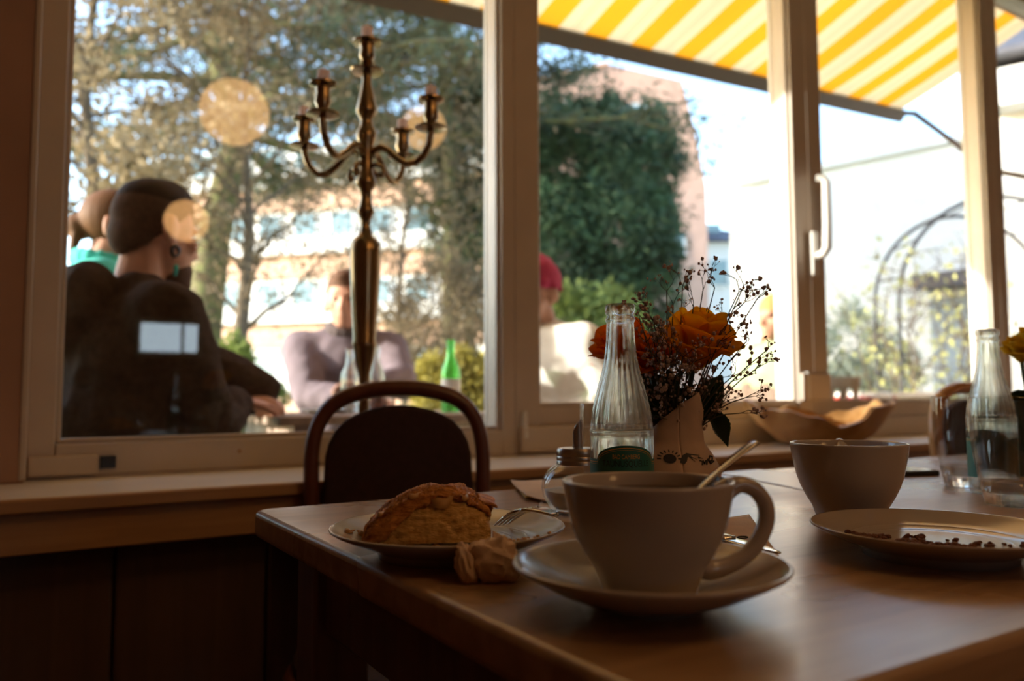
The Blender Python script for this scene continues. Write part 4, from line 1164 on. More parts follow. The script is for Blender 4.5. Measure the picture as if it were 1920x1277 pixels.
for inner in (0, 1):
    for j in range(nv+1):
        v = j/nv
        for k in range(nn): m.v.append(tuple(bowl_out(2*PI*k/nn, v, inner)))
def idx(inner, j, k): return inner*(nv+1)*nn + j*nn + k % nn
for inner in (0, 1):
    for j in range(nv):
        for k in range(nn): m.f.append((idx(inner,j,k), idx(inner,j,k+1), idx(inner,j+1,k+1), idx(inner,j+1,k)))
for k in range(nn): m.f.append((idx(0,nv,k), idx(0,nv,k+1), idx(1,nv,k+1), idx(1,nv,k)))
m.f.append(tuple(idx(0,0,k) for k in range(nn))); m.f.append(tuple(idx(1,0,k) for k in range(nn)))
m.build('carved_shell', K['burl'], BO, smooth=60)
# ================================================================== people on the terrace
WORK = bpy.data.scenes.new('workbench')     # scratch scene for growing the figures, removed below
def blob(name, mb, voxel, m, parent, smooth_it=6, wob=0.0, wscale=9, seed=0):
    me = mb.mesh(name)
    o = bpy.data.objects.new(name, me); WORK.collection.objects.link(o)
    md = o.modifiers.new('remesh', 'REMESH'); md.mode = 'VOXEL'; md.voxel_size = voxel
    sm = o.modifiers.new('smooth', 'SMOOTH'); sm.iterations = smooth_it; sm.factor = 0.5
    with bpy.context.temp_override(scene=WORK, view_layer=WORK.view_layers[0]):
        dg = bpy.context.evaluated_depsgraph_get(); dg.update()
        me2 = bpy.data.meshes.new_from_object(o.evaluated_get(dg))
    bpy.data.objects.remove(o); bpy.data.meshes.remove(me)
    if wob:
        N = len(me2.vertices); co = np.empty(N*3); nv_ = np.empty(N*3)
        me2.vertices.foreach_get('co', co); me2.vertex_normals.foreach_get('vector', nv_)
        co, nv_ = co.reshape(-1,3), nv_.reshape(-1,3); dd = np.empty(N)
        for i in range(N):
            p = Vector(co[i])*wscale + Vector((seed, 0, 0))
            dd[i] = wob*(1-abs(noise.noise(Vector((p.x, p.y, p.z*1.6))))*2.4) + wob*0.5*noise.noise(p*2.7)
        me2.vertices.foreach_set('co', (co+nv_*dd[:,None]).ravel()); me2.update()
    me2.name = name
    me2.polygons.foreach_set('use_smooth', [True]*len(me2.polygons))
    me2.materials.clear(); me2.materials.append(m)
    ob = bpy.data.objects.new(name, me2); col.objects.link(ob); ob.parent = parent
    return ob
def hand(mb, wrist, d, nrm, side, curl=0.7, s=1.0):
    d = Vector(d).normalized(); nrm = Vector(nrm); nrm = (nrm-d*nrm.dot(d)).normalized(); b = d.cross(nrm)*side
    M_ = Matrix((b, d, nrm)).transposed()
    mb.cap(wrist, wrist+d*0.03, 0.026*s, 0.027*s)
    mb.ell(wrist+d*0.055*s, (0.040*s, 0.050*s, 0.017*s), M_)
    for i, (x, L) in enumerate(((0.030,0.068),(0.010,0.076),(-0.011,0.070),(-0.030,0.054))):
        p = wrist+(d*0.088+b*x)*s; a = 0.25
        for k, f in enumerate((0.45,0.32,0.26)):
            dd = (d*math.cos(a)+nrm*math.sin(a)+b*x*1.2).normalized(); q = p+dd*L*f*s
            mb.cap(p, q, (0.0098-0.0008*k)*s, (0.0092-0.0009*k)*s, 8); p = q; a += curl
    p = wrist+(d*0.030+b*0.032)*s
    for k, (f, a) in enumerate(((0.038,0.75),(0.030,0.45),(0.024,0.2))):
        dd = (d*math.cos(a)+b*math.sin(a)*0.9+nrm*0.25*(k+1)).normalized(); q = p+dd*f*s
        mb.cap(p, q, (0.0125-0.001*k)*s, (0.0112-0.001*k)*s, 8); p = q

def person(label, head_w, face_az, head_turn, K_, arms, lean=0.10, voxel=0.009, hair='short', hood=False, beard=False, collar=None, tilt=0.0, cloth_w=1.0, hs=1.0, sdrop=0.0):
    """head_w world centre of head; face_az world angle of the facing direction; arms: {side: (elbow_world, wrist_world, finger_dir_world)}"""
    f = Vector((math.cos(face_az), math.sin(face_az), 0))
    base = Vector((head_w.x, head_w.y, TERR)) - f*(lean+0.03)
    rz = face_az - PI/2
    t = thing('person', label, 'person', base, rz)
    Wi = (Matrix.Translation(base) @ Matrix.Rotation(rz, 4, 'Z')).inverted()
    hz = head_w.z - TERR; dz = hz - 1.206 - sdrop
    Hc = Vector((0, lean+0.03, hz))
    pel, belly, chest = Vector((0,0,0.56+dz*0.6)), Vector((0,lean*0.3,0.74+dz*0.8)), Vector((0,lean*0.7,0.92+dz))
    nb_ = Vector((0, lean*0.95-0.02, 1.075+dz))
    sh = {s: Vector((s*0.175*cloth_w, lean*0.85-0.01, 1.015+dz)) for s in (-1, 1)}
    hip = {s: Vector((s*0.09, 0.02, 0.54+dz*0.5)) for s in (-1, 1)}
    knee = {s: Vector((s*0.13, 0.44, 0.50+dz*0.3)) for s in (-1, 1)}
    ank = {s: Vector((s*0.14, 0.40, 0.09)) for s in (-1, 1)}
    HM = Matrix.Rotation(head_turn, 3, 'Z') @ Matrix.Rotation(tilt, 3, 'X')
    def h(x, y, z): return Hc + HM @ (Vector((x, y, z))*hs)
    class HB(MB):       # head shapes grow with the head size
        def ell(s, c, r, rot=None, n=16, m=10): return MB.ell(s, c, (r[0]*hs, r[1]*hs, r[2]*hs) if rot is not None else r, rot, n, m)
    b = HB()
    # head
    b.ell(h(0,-0.012,0.032), (0.077,0.097,0.088), HM, 20, 14)
    b.ell(h(0,0.028,-0.035), (0.062,0.066,0.082), HM, 18, 12)
    b.ell(h(0,0.050,-0.088), (0.036,0.036,0.028), HM)
    b.cap(h(0,0.088,0.006), h(0,0.108,-0.030), 0.009, 0.013, 10)
    b.ell(h(0,0.100,-0.036), (0.018,0.011,0.009), HM)
    b.ell(h(0,0.080,0.022), (0.050,0.014,0.012), HM)
    b.ell(h(0,0.088,-0.062), (0.024,0.010,0.006), HM); b.ell(h(0,0.086,-0.073), (0.021,0.010,0.006), HM)
    for s in (-1, 1):
        b.ell(h(s*0.046,0.060,-0.022), (0.020,0.022,0.020), HM)
        em = HM @ Matrix.Rotation(s*0.35, 3, 'Z')
        b.ell(h(s*0.084,-0.016,-0.004), (0.009,0.024,0.036), em); b.ell(h(s*0.080,-0.004,-0.038), (0.009,0.012,0.014), em)
    b.cap(h(0,-0.030,-0.06), nb_ + Vector((0,-0.005,-0.03)), 0.054, 0.062, 14)
    # trunk, limbs
    for q, r_ in ((chest, (0.15,0.10,0.17)), (belly, (0.13,0.095,0.15)), (pel, (0.15,0.11,0.10))): b.ell(q, r_)
    cl, tr = MB(), MB()
    W_ = cloth_w
    cl.ell(chest+Vector((0,-0.01,0.01)), (0.192*W_,0.132*W_,0.19)); cl.ell(belly, (0.178*W_,0.138*W_,0.19)); cl.ell(pel+Vector((0,0,0.03)), (0.182*W_,0.145*W_,0.12))
    cl.cap(sh[-1], sh[1], 0.072*W_, 0.072*W_); cl.cap(nb_+Vector((0,-0.01,-0.06)), nb_+Vector((0,-0.005,0.0)), 0.10, 0.066)
    for s in (-1, 1):
        b.cap(sh[s], chest, 0.05, 0.09); b.cap(nb_+Vector((0,0,-0.04)), sh[s], 0.045, 0.05)
        b.cap(hip[s], knee[s], 0.072, 0.050); b.cap(knee[s], ank[s], 0.048, 0.034); b.cap(ank[s], ank[s]+Vector((0,0.14,-0.05)), 0.034, 0.028)
        tr.cap(hip[s], knee[s], 0.092, 0.066); tr.cap(knee[s], ank[s], 0.064, 0.050)
        if s in arms:
            el, wr_, fd = arms[s]
            el, wr_ = Wi @ el, Wi @ wr_; fd = Wi.to_3x3() @ fd
        else:
            el = sh[s] + Vector((s*0.07, 0.08, -0.27)); wr_ = el + Vector((-s*0.10, 0.22, 0.03)); fd = Vector((-s*0.6, 0.8, -0.1))
        b.cap(sh[s], el, 0.046, 0.038); b.cap(el, wr_, 0.038, 0.026)
        hand(b, wr_, fd, Vector((0,0,-1)), -s)
        cl.cap(sh[s], el, 0.072*W_, 0.062*W_); cl.cap(el, el+(wr_-el)*0.93, 0.060*W_, 0.044*W_)
    if hood:
        for i in range(9):
            a = R(200 + 140*i/8); a2 = R(200 + 140*min(8, i+1)/8)
            rr = 0.105
            p0 = nb_ + Vector((rr*1.05*math.cos(a), rr*0.9*math.sin(a)+0.035, 0.015+0.02*math.sin(a)))
            cl.ell(p0, (0.052,0.052,0.046))
        cl.ell(nb_+Vector((0,-0.120,-0.020)), (0.150,0.075,0.105)); cl.ell(nb_+Vector((0,-0.150,-0.060)), (0.10,0.06,0.09))
        for s in (-1, 1): cl.cap(nb_+Vector((s*0.10,-0.03,0.01)), nb_+Vector((s*0.05,0.10,-0.08)), 0.046, 0.030)
    blob('body', b, voxel, K_['skin'], t, 3)
    blob('clothing_top', cl, voxel*1.3, K_['top'], t, 8, 0.006, 9, hz*7)
    blob('trousers', tr, voxel*1.5, K['jeans'], t, 6, 0.004)
    # hair
    hr = HB()
    if hair == 'crop':
        hr.ell(h(0,-0.013,0.035), (0.0785,0.0985,0.0905), HM, 26, 18)
        hr.ell(h(0,-0.060,-0.012), (0.064,0.052,0.062), HM)
    elif hair == 'bun':
        hr.ell(h(0,-0.022,0.040), (0.086,0.104,0.096), HM, 22, 14); hr.ell(h(0,-0.125,0.005), (0.042,0.044,0.044), HM)
        hr.cap(h(0.02,-0.12,-0.01), h(0.03,-0.135,-0.085), 0.022, 0.010)
    elif hair == 'beanie':
        hr.ell(h(0,-0.015,0.050), (0.088,0.108,0.092), HM, 22, 14); hr.cap(h(0,-0.02,0.11), h(0,-0.07,0.12), 0.05, 0.03)
        for i in range(14):
            a = 2*PI*i/14; hr.ell(h(0.083*math.cos(a), -0.015+0.102*math.sin(a), 0.020-0.03*(-math.sin(a))), (0.018,0.018,0.022), HM, 8, 6)
    elif hair == 'long':
        hr.ell(h(0,-0.020,0.040), (0.088,0.106,0.096), HM, 22, 14)
        for s in (-1, 1): hr.cap(h(s*0.075,-0.03,0.0), h(s*0.085,-0.02,-0.14), 0.030, 0.022)
        hr.cap(h(0,-0.09,0.0), h(0,-0.085,-0.14), 0.06, 0.05)
    else:
        hr.ell(h(0,-0.018,0.044), (0.083,0.103,0.094), HM, 22, 14); hr.ell(h(0,0.03,0.095), (0.055,0.060,0.036), HM)
    if hair in ('crop', 'short'):
        # keep the forehead and face free: cut the cap at a slanted line
        def keep(p):
            q = HM.transposed() @ (Vector(p)-Hc); return q
        pass
    ho = blob('hair', hr, 0.008, K_['hair'] if hair != 'crop' else K['fade'], t, 2)
    if hair == 'crop':      # longer dark hair on top of the clipped sides
        tp_ = HB(); tp_.ell(h(0,-0.008,0.066), (0.0735,0.0945,0.066), HM, 24, 16); tp_.ell(h(0,0.012,0.090), (0.056,0.074,0.048), HM, 18, 12)
        tb = blob('hair_top', tp_, 0.007, K_['hair'], t, 2)
        bm = bmesh.new(); bm.from_mesh(tb.data)
        bmesh.ops.delete(bm, geom=[v for v in bm.verts if ((HM.transposed() @ (v.co-Hc))/hs).z < 0.045 + 0.25*((HM.transposed() @ (v.co-Hc))/hs).y], context='VERTS'); bm.to_mesh(tb.data); bm.free()
    bm = bmesh.new(); bm.from_mesh(ho.data)
    kill = []
    for v in bm.verts:
        q = (HM.transposed() @ (v.co-Hc))/hs
        lowline = 0.050 if q.y > 0.045 else (0.050-(0.045-q.y)*1.15 if hair != 'crop' else 0.052-(0.045-q.y)*0.95)
        if hair == 'long' or hair == 'bun': lowline -= 0.035
        if hair == 'beanie': lowline = 0.012
        if q.z < lowline and not (hair in ('long', 'bun') and q.y < -0.02): kill.append(v)
    bmesh.ops.delete(bm, geom=kill, context='VERTS'); bm.to_mesh(ho.data); bm.free()
    if hair == 'beanie': ho.name = 'beanie'
    for s in (-1, 1):
        MB().ell(h(s*0.031,0.0815,0.002), (0.011,0.007,0.007), HM, 10, 8).build('eye', K['eye'], t, smooth=180)
    if beard:
        bd = HB()
        bd.ell(h(0,0.045,-0.080), (0.052,0.054,0.042), HM); bd.ell(h(0,0.072,-0.105), (0.030,0.030,0.032), HM)
        blob('beard', bd, 0.007, K['beard'], t, 3)
    if collar:
        cm_ = MB()
        for i in range(16):
            a = 2*PI*i/16; cm_.ell(nb_+Vector((0.072*math.cos(a), 0.076*math.sin(a), 0.020+0.012*math.sin(a)*-1)), (0.022,0.022,0.032), None, 8, 6)
        blob('collar', cm_, 0.008, collar, t, 3)
    return t, h, HM

HT = 0.826      # outdoor table top height
# hooded man close to the glass
h1 = at_d(293, 440, 2.10)
az1 = R(12)
f1 = Vector((math.cos(az1), math.sin(az1), 0)); r1 = Vector((math.sin(az1), -math.cos(az1), 0))
eR1 = at_d(392, 800, 2.02); wR1 = at_d(438, 790, 2.20)
eR1.z = 0.80; wR1.z = HT+0.035
eL1 = h1 + f1*0.34 - r1*0.12; eL1.z = 0.90; wL1 = at_d(442, 770, 2.34); wL1.z = HT+0.045
P1, hf1, hm1 = person('man in a dark brown hoodie with cropped hair seated outside the left window', h1, az1, R(14),
    dict(skin=K['skin'], top=K['hoodie'], hair=K['hair']),
    {1: (eR1, wR1, (f1*0.9 - r1*0.3)), -1: (eL1, wL1, (f1*0.7+r1*0.5))}, lean=0.05, voxel=0.007, hair='crop', hood=True, beard=True, cloth_w=1.22, tilt=R(-4), hs=1.10, sdrop=0.045)
MB().tube([hf1(0.086, -0.004+0.010*math.cos(a), -0.050+0.012*math.sin(a)) for a in [2*PI*i/10 for i in range(10)]], 0.0045, 6, closed=True).build('ear_ring', K['black'], P1, smooth=180)
MB().cap(hf1(0.082, 0.004, -0.085), hf1(0.082, 0.004, -0.105), 0.006, 0.004).build('ear_pendant', K['teal'], P1, smooth=180)
# woman behind him
h2 = at_d(226, 432, 2.62)
P2, _, _ = person('woman with a chestnut bun and teal collar half hidden behind the hooded man', h2, R(-8), R(-10),
    dict(skin=K['skinpale'], top=K['teal'], hair=K['hair2']), {}, lean=0.05, hair='bun', collar=K['teal'])
# man across the outdoor table
h3 = at_d(648, 566, 3.30)
az3 = R(-112)
f3 = Vector((math.cos(az3), math.sin(az3), 0)); r3 = Vector((math.sin(az3), -math.cos(az3), 0))
e3a = at_d(580, 765, 3.12); e3b = at_d(752, 720, 3.15); e3a.z = HT+0.05; e3b.z = 0.93
w3a = at_d(668, 735, 2.98); w3a.z = HT+0.05; w3b = at_d(690, 745, 3.02); w3b.z = HT+0.10
P3, _, _ = person('man in a lilac grey sweatshirt facing the window behind the candelabra', h3, az3, R(-6),
    dict(skin=K['skinpale'], top=K['lilac'], hair=K['hair3']),
    {1: (e3a, w3a, r3*-0.9+f3*0.2), -1: (e3b, w3b, r3*0.9+f3*0.2)}, lean=0.12, beard=False, hair='short', cloth_w=1.05, collar=K['jacketdark'])
# person in white sweater with beanie, behind the post
h4 = at_d(1000, 552, 2.90)
w4 = h4 + Vector((-0.02,-0.05,0)); w4.z = 0.80; v4 = h4 + Vector((-0.02,0.1,0)); v4.z = 0.80
e4 = h4 + Vector((0.20,-0.22,0)); e4.z = 0.86; g4 = h4 + Vector((0.2,0.3,0)); g4.z = 0.86
P4, _, _ = person('person in a white sweater and raspberry beanie half hidden by the window post', h4, R(196), R(0),
    dict(skin=K['skinpale'], top=K['cream'], hair=K['beanie']), {-1: (e4, w4, Vector((-0.7,0.5,0))), 1: (g4, v4, Vector((-0.7,-0.5,0)))}, lean=0.07, hair='beanie', cloth_w=1.1)
# person in green jacket
h5 = at_d(1452, 597, 4.15)
P5, _, _ = person('person with sandy hair in a sage green jacket behind the bouquet', h5, R(175), R(8),
    dict(skin=K['skinpale'], top=K['jacket'], hair=K['hair4']), {}, lean=0.06, hair='long', cloth_w=1.1)

bpy.data.scenes.remove(WORK)

# ================================================================== terrace furniture
def garden_chair(label, loc, rz, backh=0.86):
    t = thing('garden_chair', label, 'chair', loc, rz, 'wooden chairs on the terrace')
    for k in range(5): MB().box((0, -0.17+k*0.085, 0.44), (0.42, 0.07, 0.02)).build('seat_slat', K['teak'], t, bevel=0.004)
    for sx in (-1, 1):
        MB().tube([(sx*0.20,-0.20,0.0),(sx*0.20,-0.21,0.44),(sx*0.20,-0.27,backh)], [0.02,0.02,0.018], 4).build('back_post', K['teak'], t)
        MB().box((sx*0.20,0.19,0.215), (0.035,0.035,0.43)).build('leg', K['teak'], t, bevel=0.003)
    for k in range(4): MB().box((-0.12+k*0.08, -0.245, 0.66), (0.04, 0.016, 0.34), Matrix.Rotation(R(8), 3, 'X')).build('back_slat', K['teak'], t, bevel=0.003)
    MB().box((0, -0.265, backh-0.02), (0.44, 0.022, 0.06), Matrix.Rotation(R(8), 3, 'X')).build('top_rail', K['teak'], t, bevel=0.006)
    return t
def seat_of(p): return p.location.copy(), p.rotation_euler.z
for p, lb in ((P1,'wooden garden chair under the hooded man'), (P2,'wooden garden chair under the woman with the bun'), (P3,'wooden garden chair under the man in lilac'), (P4,'wooden garden chair under the person in the beanie'), (P5,'wooden garden chair under the person in the green jacket')):
    l, z = seat_of(p); garden_chair(lb, l, z)
def garden_table(label, loc, rz, sx, sy, top, m):
    t = thing('garden_table', label, 'table', loc, rz)
    n = 7
    for k in range(n): MB().box((0, -sy/2+sy/n*(k+0.5), top-0.012), (sx, sy/n-0.006, 0.024)).build('top_slat', m, t, bevel=0.003)
    for a in (-1, 1):
        MB().box((a*(sx/2-0.08), 0, top-0.045), (0.05, sy-0.1, 0.04)).build('batten', m, t)
        for b_ in (-1, 1): MB().box((a*(sx/2-0.08), b_*(sy/2-0.08), (top-0.065)/2), (0.05, 0.05, top-0.065)).build('leg', m, t)
    return t
tc_ = at_d(715, 772, 2.72)
GT = garden_table('wooden garden table with bottles outside the left window', (tc_.x-0.05, tc_.y-0.06, TERR), R(0), 0.80, 0.62, HT-TERR, K['teak'])
gt2 = at_d(1640, 745, 4.9)
GT2 = garden_table('white garden table beyond the casement mullion', (gt2.x, gt2.y, TERR), R(10), 0.9, 0.6, at_d(1640,736,4.9).z-TERR, K['white'])
rc = at_d(1592, 752, 4.7)
t = thing('seat_cushion', 'red seat cushion beside the white garden table', 'cushion', flat(rc, TERR+0.0))
zc = at_d(1592, 742, 4.7).z - TERR
MB().box((0,0,zc-0.05), (0.40,0.40,0.09)).build('pad', K['red'], t, bevel=0.03, seg=3)
MB().box((0,0,(zc-0.1)/2), (0.36,0.36,zc-0.1)).build('stool_block', K['teak'], t, bevel=0.01)
gc = at_d(1405, 760, 3.7)
garden_chair('empty wooden garden chair left of the green jacket', flat(gc, TERR), R(-60), 0.80)

def beer(name, label, px, pyb, d, h, r, m, body=None):
    p = at_d(px, pyb, d); p.z = HT
    t = thing(name, label, 'bottle', p, 0, 'bottles on the garden table')
    P_ = [(0,0.003),(r*0.85,0),(r,0.006),(r,h*0.55),(r*0.92,h*0.62),(r*0.5,h*0.74),(r*0.42,h*0.80),(r*0.40,h*0.95),(r*0.46,h*0.955),(r*0.46,h),(r*0.34,h),(r*0.30,h*0.95),(r*0.32,h*0.8),(r*0.85,h*0.6),(r*0.92,0.01),(0,0.008)]
    MB().lathe(P_, 28).build('glass_body', m, t, smooth=180)
    if body: MB().lathe([(r*1.01,h*0.16),(r*1.015,h*0.17),(r*1.015,h*0.45),(r*1.01,h*0.46)], 28).build('paper_label', body, t, smooth=180)
    return t
beer('beer_bottle', 'green bottle with a pale label on the garden table', 845, 772, 2.68, 0.245, 0.032, K['beer'], K['paper'])
beer('soda_bottle', 'clear bottle left of the candelabra stem on the garden table', 655, 765, 2.66, 0.215, 0.029, K['gglass'])
beer('soda_bottle', 'clear bottle with a red label right of the candelabra stem', 704, 765, 2.66, 0.225, 0.030, K['gglass'], K['red'])
p = at_d(709, 770, 2.58); p.z = HT
t = thing('drink_glass', 'glass of red drink on the garden table', 'glass', p)
MB().lathe([(0,0.001),(0.026,0.0),(0.031,0.09),(0.0295,0.09),(0.025,0.006),(0,0.006)], 24).build('glass_body', K['glass'], t, smooth=180)
MB().lathe([(0,0.0065),(0.0248,0.0065),(0.0272,0.050),(0,0.050)], 24).build('drink', K['red'], t, smooth=60)
p = at_d(612, 772, 2.62); p.z = HT
t = thing('side_plate', 'white plate on the garden table left of the bottles', 'plate', p)
MB().lathe([(0,0.002),(0.05,0.0),(0.085,0.012),(0.084,0.014),(0.05,0.004),(0,0.004)], 32).build('dish', K['white'], t, smooth=180)
# brown chair back and a red blossom in front of the white sweater
cbk = at_d(1150, 790, 3.0)
chair('brown bentwood chair on the terrace behind the labelled bottle', (cbk.x, cbk.y, TERR-0.02), R(-75), K['bent'])
rf = at_d(1112, 745, 2.75)
t = thing('red_flower', 'red blossom on a thin stem before the white sweater', 'flower', flat(rf, TERR), CAMROT)
zf = at_d(1112, 680, 2.75).z - TERR
for i in range(7):
    o = leaf_mesh(0.045, 0.03, 0.2).build('petal', K['redflower'], t, smooth=180, solid=0.001); o.location = (0,0,zf); o.rotation_euler = (0.3*math.sin(i*2.1), -0.5+0.3*(i % 3), 2*PI*i/7)
MB().tube([(0,0,0.30),(0.01,0,0.5),(0,0,zf)], 0.004, 6).build('stem', K['stem'], t)
MB().lathe([(0,0),(0.07,0),(0.10,0.25),(0.11,0.32),(0.095,0.32),(0.085,0.25),(0,0.24)], 28).build('planter', K['salmon'], t, smooth=50)

# ================================================================== garden
def wpath(p0, p1, n, g, wob):
    p0, p1 = Vector(p0), Vector(p1); L = (p1-p0).length; out = []
    for i in range(n+1):
        s = i/n; q = p0.lerp(p1, s)
        if 0 < i: q = q + Vector((g.gauss(0, wob*L), g.gauss(0, wob*L), g.gauss(0, wob*L*0.6)))
        out.append(q)
    return out
def tree(name, label, base, H, r0, lo, cr, nb, m_bark, m_leaf, nleaf, lsize, shape='cone', droop=0.1, spread=0.22, flatz=0.5, seed=1, lean=(0,0), aspect=0.35, twigs=3, cat='tree', clump=1.0):
    g = random.Random(seed); ng = np.random.default_rng(seed)
    t = thing(name, label, cat, base)
    tp = [Vector((lean[0]*s*s*H+g.gauss(0,0.012)*H*(s > 0), lean[1]*s*s*H+g.gauss(0,0.012)*H*(s > 0), H*s)) for s in [i/8 for i in range(9)]]
    MB().tube(tp, [r0*(1-0.85*i/8) for i in range(9)], 10).build('trunk', m_bark, t, smooth=180)
    br = MB(); C = []
    for i in range(nb):
        s = (i+0.5)/nb; z = lo+(H*0.97-lo)*s
        k = z/H*8; j = min(7, int(k)); q0 = tp[j].lerp(tp[j+1], k-j)
        az = i*2.39996+g.uniform(-0.3,0.3)
        if shape == 'cone': L = cr*(1-0.8*s)
        elif shape == 'round': L = cr*math.sin(PI*(0.18+0.72*s))
        else: L = cr*(0.5+0.5*s)
        L *= g.uniform(0.75,1.15)
        up = {'cone': 0.15, 'round': 0.45, 'vase': 0.9}[shape]
        d_ = Vector((math.cos(az), math.sin(az), up-droop)).normalized()
        q1 = q0+d_*L - Vector((0,0,droop*L*0.35))
        path = wpath(q0, q1, 6, g, 0.03)
        rb = max(0.012, r0*0.32*(1-0.6*s))
        br.tube(path, [rb*(1-0.13*k_) for k_ in range(7)], 6)
        for k_ in range(2, 7):
            for w_ in range(twigs):
                a2 = az+g.uniform(-1.3,1.3); l2 = L*g.uniform(0.12,0.32)
                q2 = path[k_]+Vector((math.cos(a2), math.sin(a2), g.uniform(-0.2,0.5)*up-droop*0.5))*l2
                br.tube([path[k_], path[k_].lerp(q2,0.5)+Vector((0,0,g.uniform(-0.03,0.05)*L)), q2], [rb*0.35, rb*0.25, rb*0.12], 4)
                C += [path[k_].lerp(q2, 0.5), q2]
            C.append(path[k_])
    br.build('branches', m_bark, t, smooth=180)
    if nleaf:
        C = np.array([tuple(c) for c in C]); C = C[ng.random(len(C)) < clump]
        P_ = C[ng.integers(0, len(C), nleaf)] + ng.normal(size=(nleaf,3))*np.array([spread,spread,spread*flatz])*cr/3
        leaves('foliage', P_, lsize, m_leaf, t, seed, aspect)
    return t
def gbase(px, d): return flat(at_d(px, 745, d), TERR)
tree('cedar_tree', 'tall grey green cedar with a dark mossy trunk behind the candelabra', gbase(398, 12.5), 13, 0.33, 5.0, 5.6, 44, K['bark'], K['cedar'], 46000, 0.085, 'cone', 0.22, 0.15, 0.5, seed=3, aspect=0.25, twigs=4, clump=0.5)
tree('cedar_tree', 'second grey green conifer filling the top right of the left window', gbase(840, 15), 12, 0.22, 5.2, 4.2, 40, K['bark'], K['cedar'], 36000, 0.095, 'cone', 0.2, 0.19, 0.5, seed=8, aspect=0.25, twigs=4, clump=0.55)
tree('beech_tree', 'beige leaved tree at the upper left of the left window', gbase(150, 8.0), 6.6, 0.10, 2.3, 2.1, 26, K['bark2'], K['beech'], 14000, 0.050, 'round', 0.0, 0.26, 0.8, seed=4, aspect=0.6, clump=0.6)
tree('bare_tree', 'bare leaning tree with twiggy branches beside the hooded man', gbase(440, 9.0), 5.2, 0.11, 1.4, 2.2, 22, K['bark2'], K['twig'], 6500, 0.035, 'vase', -0.05, 0.35, 0.9, seed=5, lean=(0.03,0.0), aspect=0.4)
tree('bare_tree', 'twiggy brown tree between the candelabra and the yew', gbase(760, 11.0), 4.6, 0.07, 0.7, 2.3, 26, K['bark2'], K['twig'], 9500, 0.038, 'vase', -0.05, 0.30, 0.9, seed=6, aspect=0.4, clump=0.6)
tree('bare_tree', 'thin bare tree against the sky left of the handle', gbase(1418, 28), 10.6, 0.07, 3.2, 2.0, 12, K['bark2'], K['twig'], 500, 0.05, 'vase', 0.0, 0.3, 0.9, seed=11, lean=(0.01,0))
# yew: a crowd of upright lobes
def lobed(name, label, base, lobes, m_leaf, n, ls, seed, cat='shrub', m_core=None, trunk_h=1.0, aspect=0.3):
    ng = np.random.default_rng(seed)
    t = thing(name, label, cat, base)
    MB().tube([(0,0,0),(0.03,0.02,trunk_h*0.5),(0,0,trunk_h)], [0.10*trunk_h**0.5,0.08*trunk_h**0.5,0.05*trunk_h**0.5], 8).build('trunk', K['bark'], t, smooth=180)
    tot = sum(l[3]*l[5] for l in lobes); out = []
    for (x, y, z, rx, ry, rz_) in lobes:
        k = int(n*rx*rz_/tot)
        d = ng.normal(size=(k,3)); d /= np.linalg.norm(d, axis=1)[:,None]
        r = (0.45+0.55*ng.random(k)**0.45)[:,None]*(1+0.13*ng.normal(size=(k,1)))
        taper = 1-0.35*np.clip(d[:,2:3],0,1)
        p = d*r*np.array([rx,ry,rz_]); p[:,:2] *= taper
        out.append(p+np.array([x,y,z]))
    leaves('foliage', np.concatenate(out), ls, m_leaf, t, seed, aspect)
    return t
def lobes_px(root, items):
    out = []
    for (px, py, d, rx, ry, rz_) in items:
        v = at_d(px, py, d)-root; out.append((v.x, v.y, v.z, rx, ry, rz_))
    return out
yb_ = gbase(1110, 14)
lobed('yew_tree', 'dense dark green yew in front of the brick gable', yb_, lobes_px(yb_, [(1060,330,14,0.75,0.8,1.3),(1140,300,14.2,0.7,0.8,1.35),(1215,300,14,0.6,0.7,1.1),(1160,430,13.6,1.0,0.9,1.5),(1050,470,13.6,0.9,0.9,1.4),(1225,430,13.8,0.5,0.6,1.0),(1100,580,13.4,1.3,0.9,1.3),(1215,540,13.6,0.6,0.7,1.2),(1235,260,14,0.30,0.3,0.65),(1145,225,14,0.28,0.3,0.55),(1085,230,14.2,0.25,0.3,0.5),(1030,250,14.3,0.4,0.4,0.7),(1250,480,13.8,0.28,0.3,0.5),(985,400,14.5,0.8,0.8,1.6)]), K['yew'], 46000, 0.075, 21, 'tree', trunk_h=3.0)
yb2 = gbase(880, 16)
lobed('yew_tree', 'dark green yew at the right side of the left window', yb2, lobes_px(yb2, [(890,300,16,0.8,0.8,1.8),(860,430,15.8,0.7,0.8,1.2),(905,470,15.6,0.8,0.8,1.6),(840,250,16,0.5,0.5,0.9),(915,200,16,0.6,0.6,1.2)]), K['yew'], 14000, 0.085, 22, 'tree', trunk_h=3.0)
hb = gbase(1110, 9.5)
lobed('hedge_shrub', 'light green hedge shrub below the yew', hb, lobes_px(hb, [(1075,595,9.5,0.45,0.4,0.38),(1150,590,9.6,0.5,0.4,0.36),(1120,660,9.4,0.7,0.5,0.5)]), K['hedge'], 6000, 0.05, 23, aspect=0.6)
gb = gbase(850, 4.8)
lobed('golden_bush', 'golden yellow evergreen bush behind the green bottle', gb, lobes_px(gb, [(815,715,4.8,0.16,0.16,0.16),(865,705,4.8,0.17,0.16,0.17),(905,715,4.8,0.15,0.16,0.16),(860,760,4.7,0.28,0.2,0.2)]), K['goldbush'], 7000, 0.022, 24, aspect=0.5, trunk_h=0.6)
bb_ = gbase(800, 8.2)
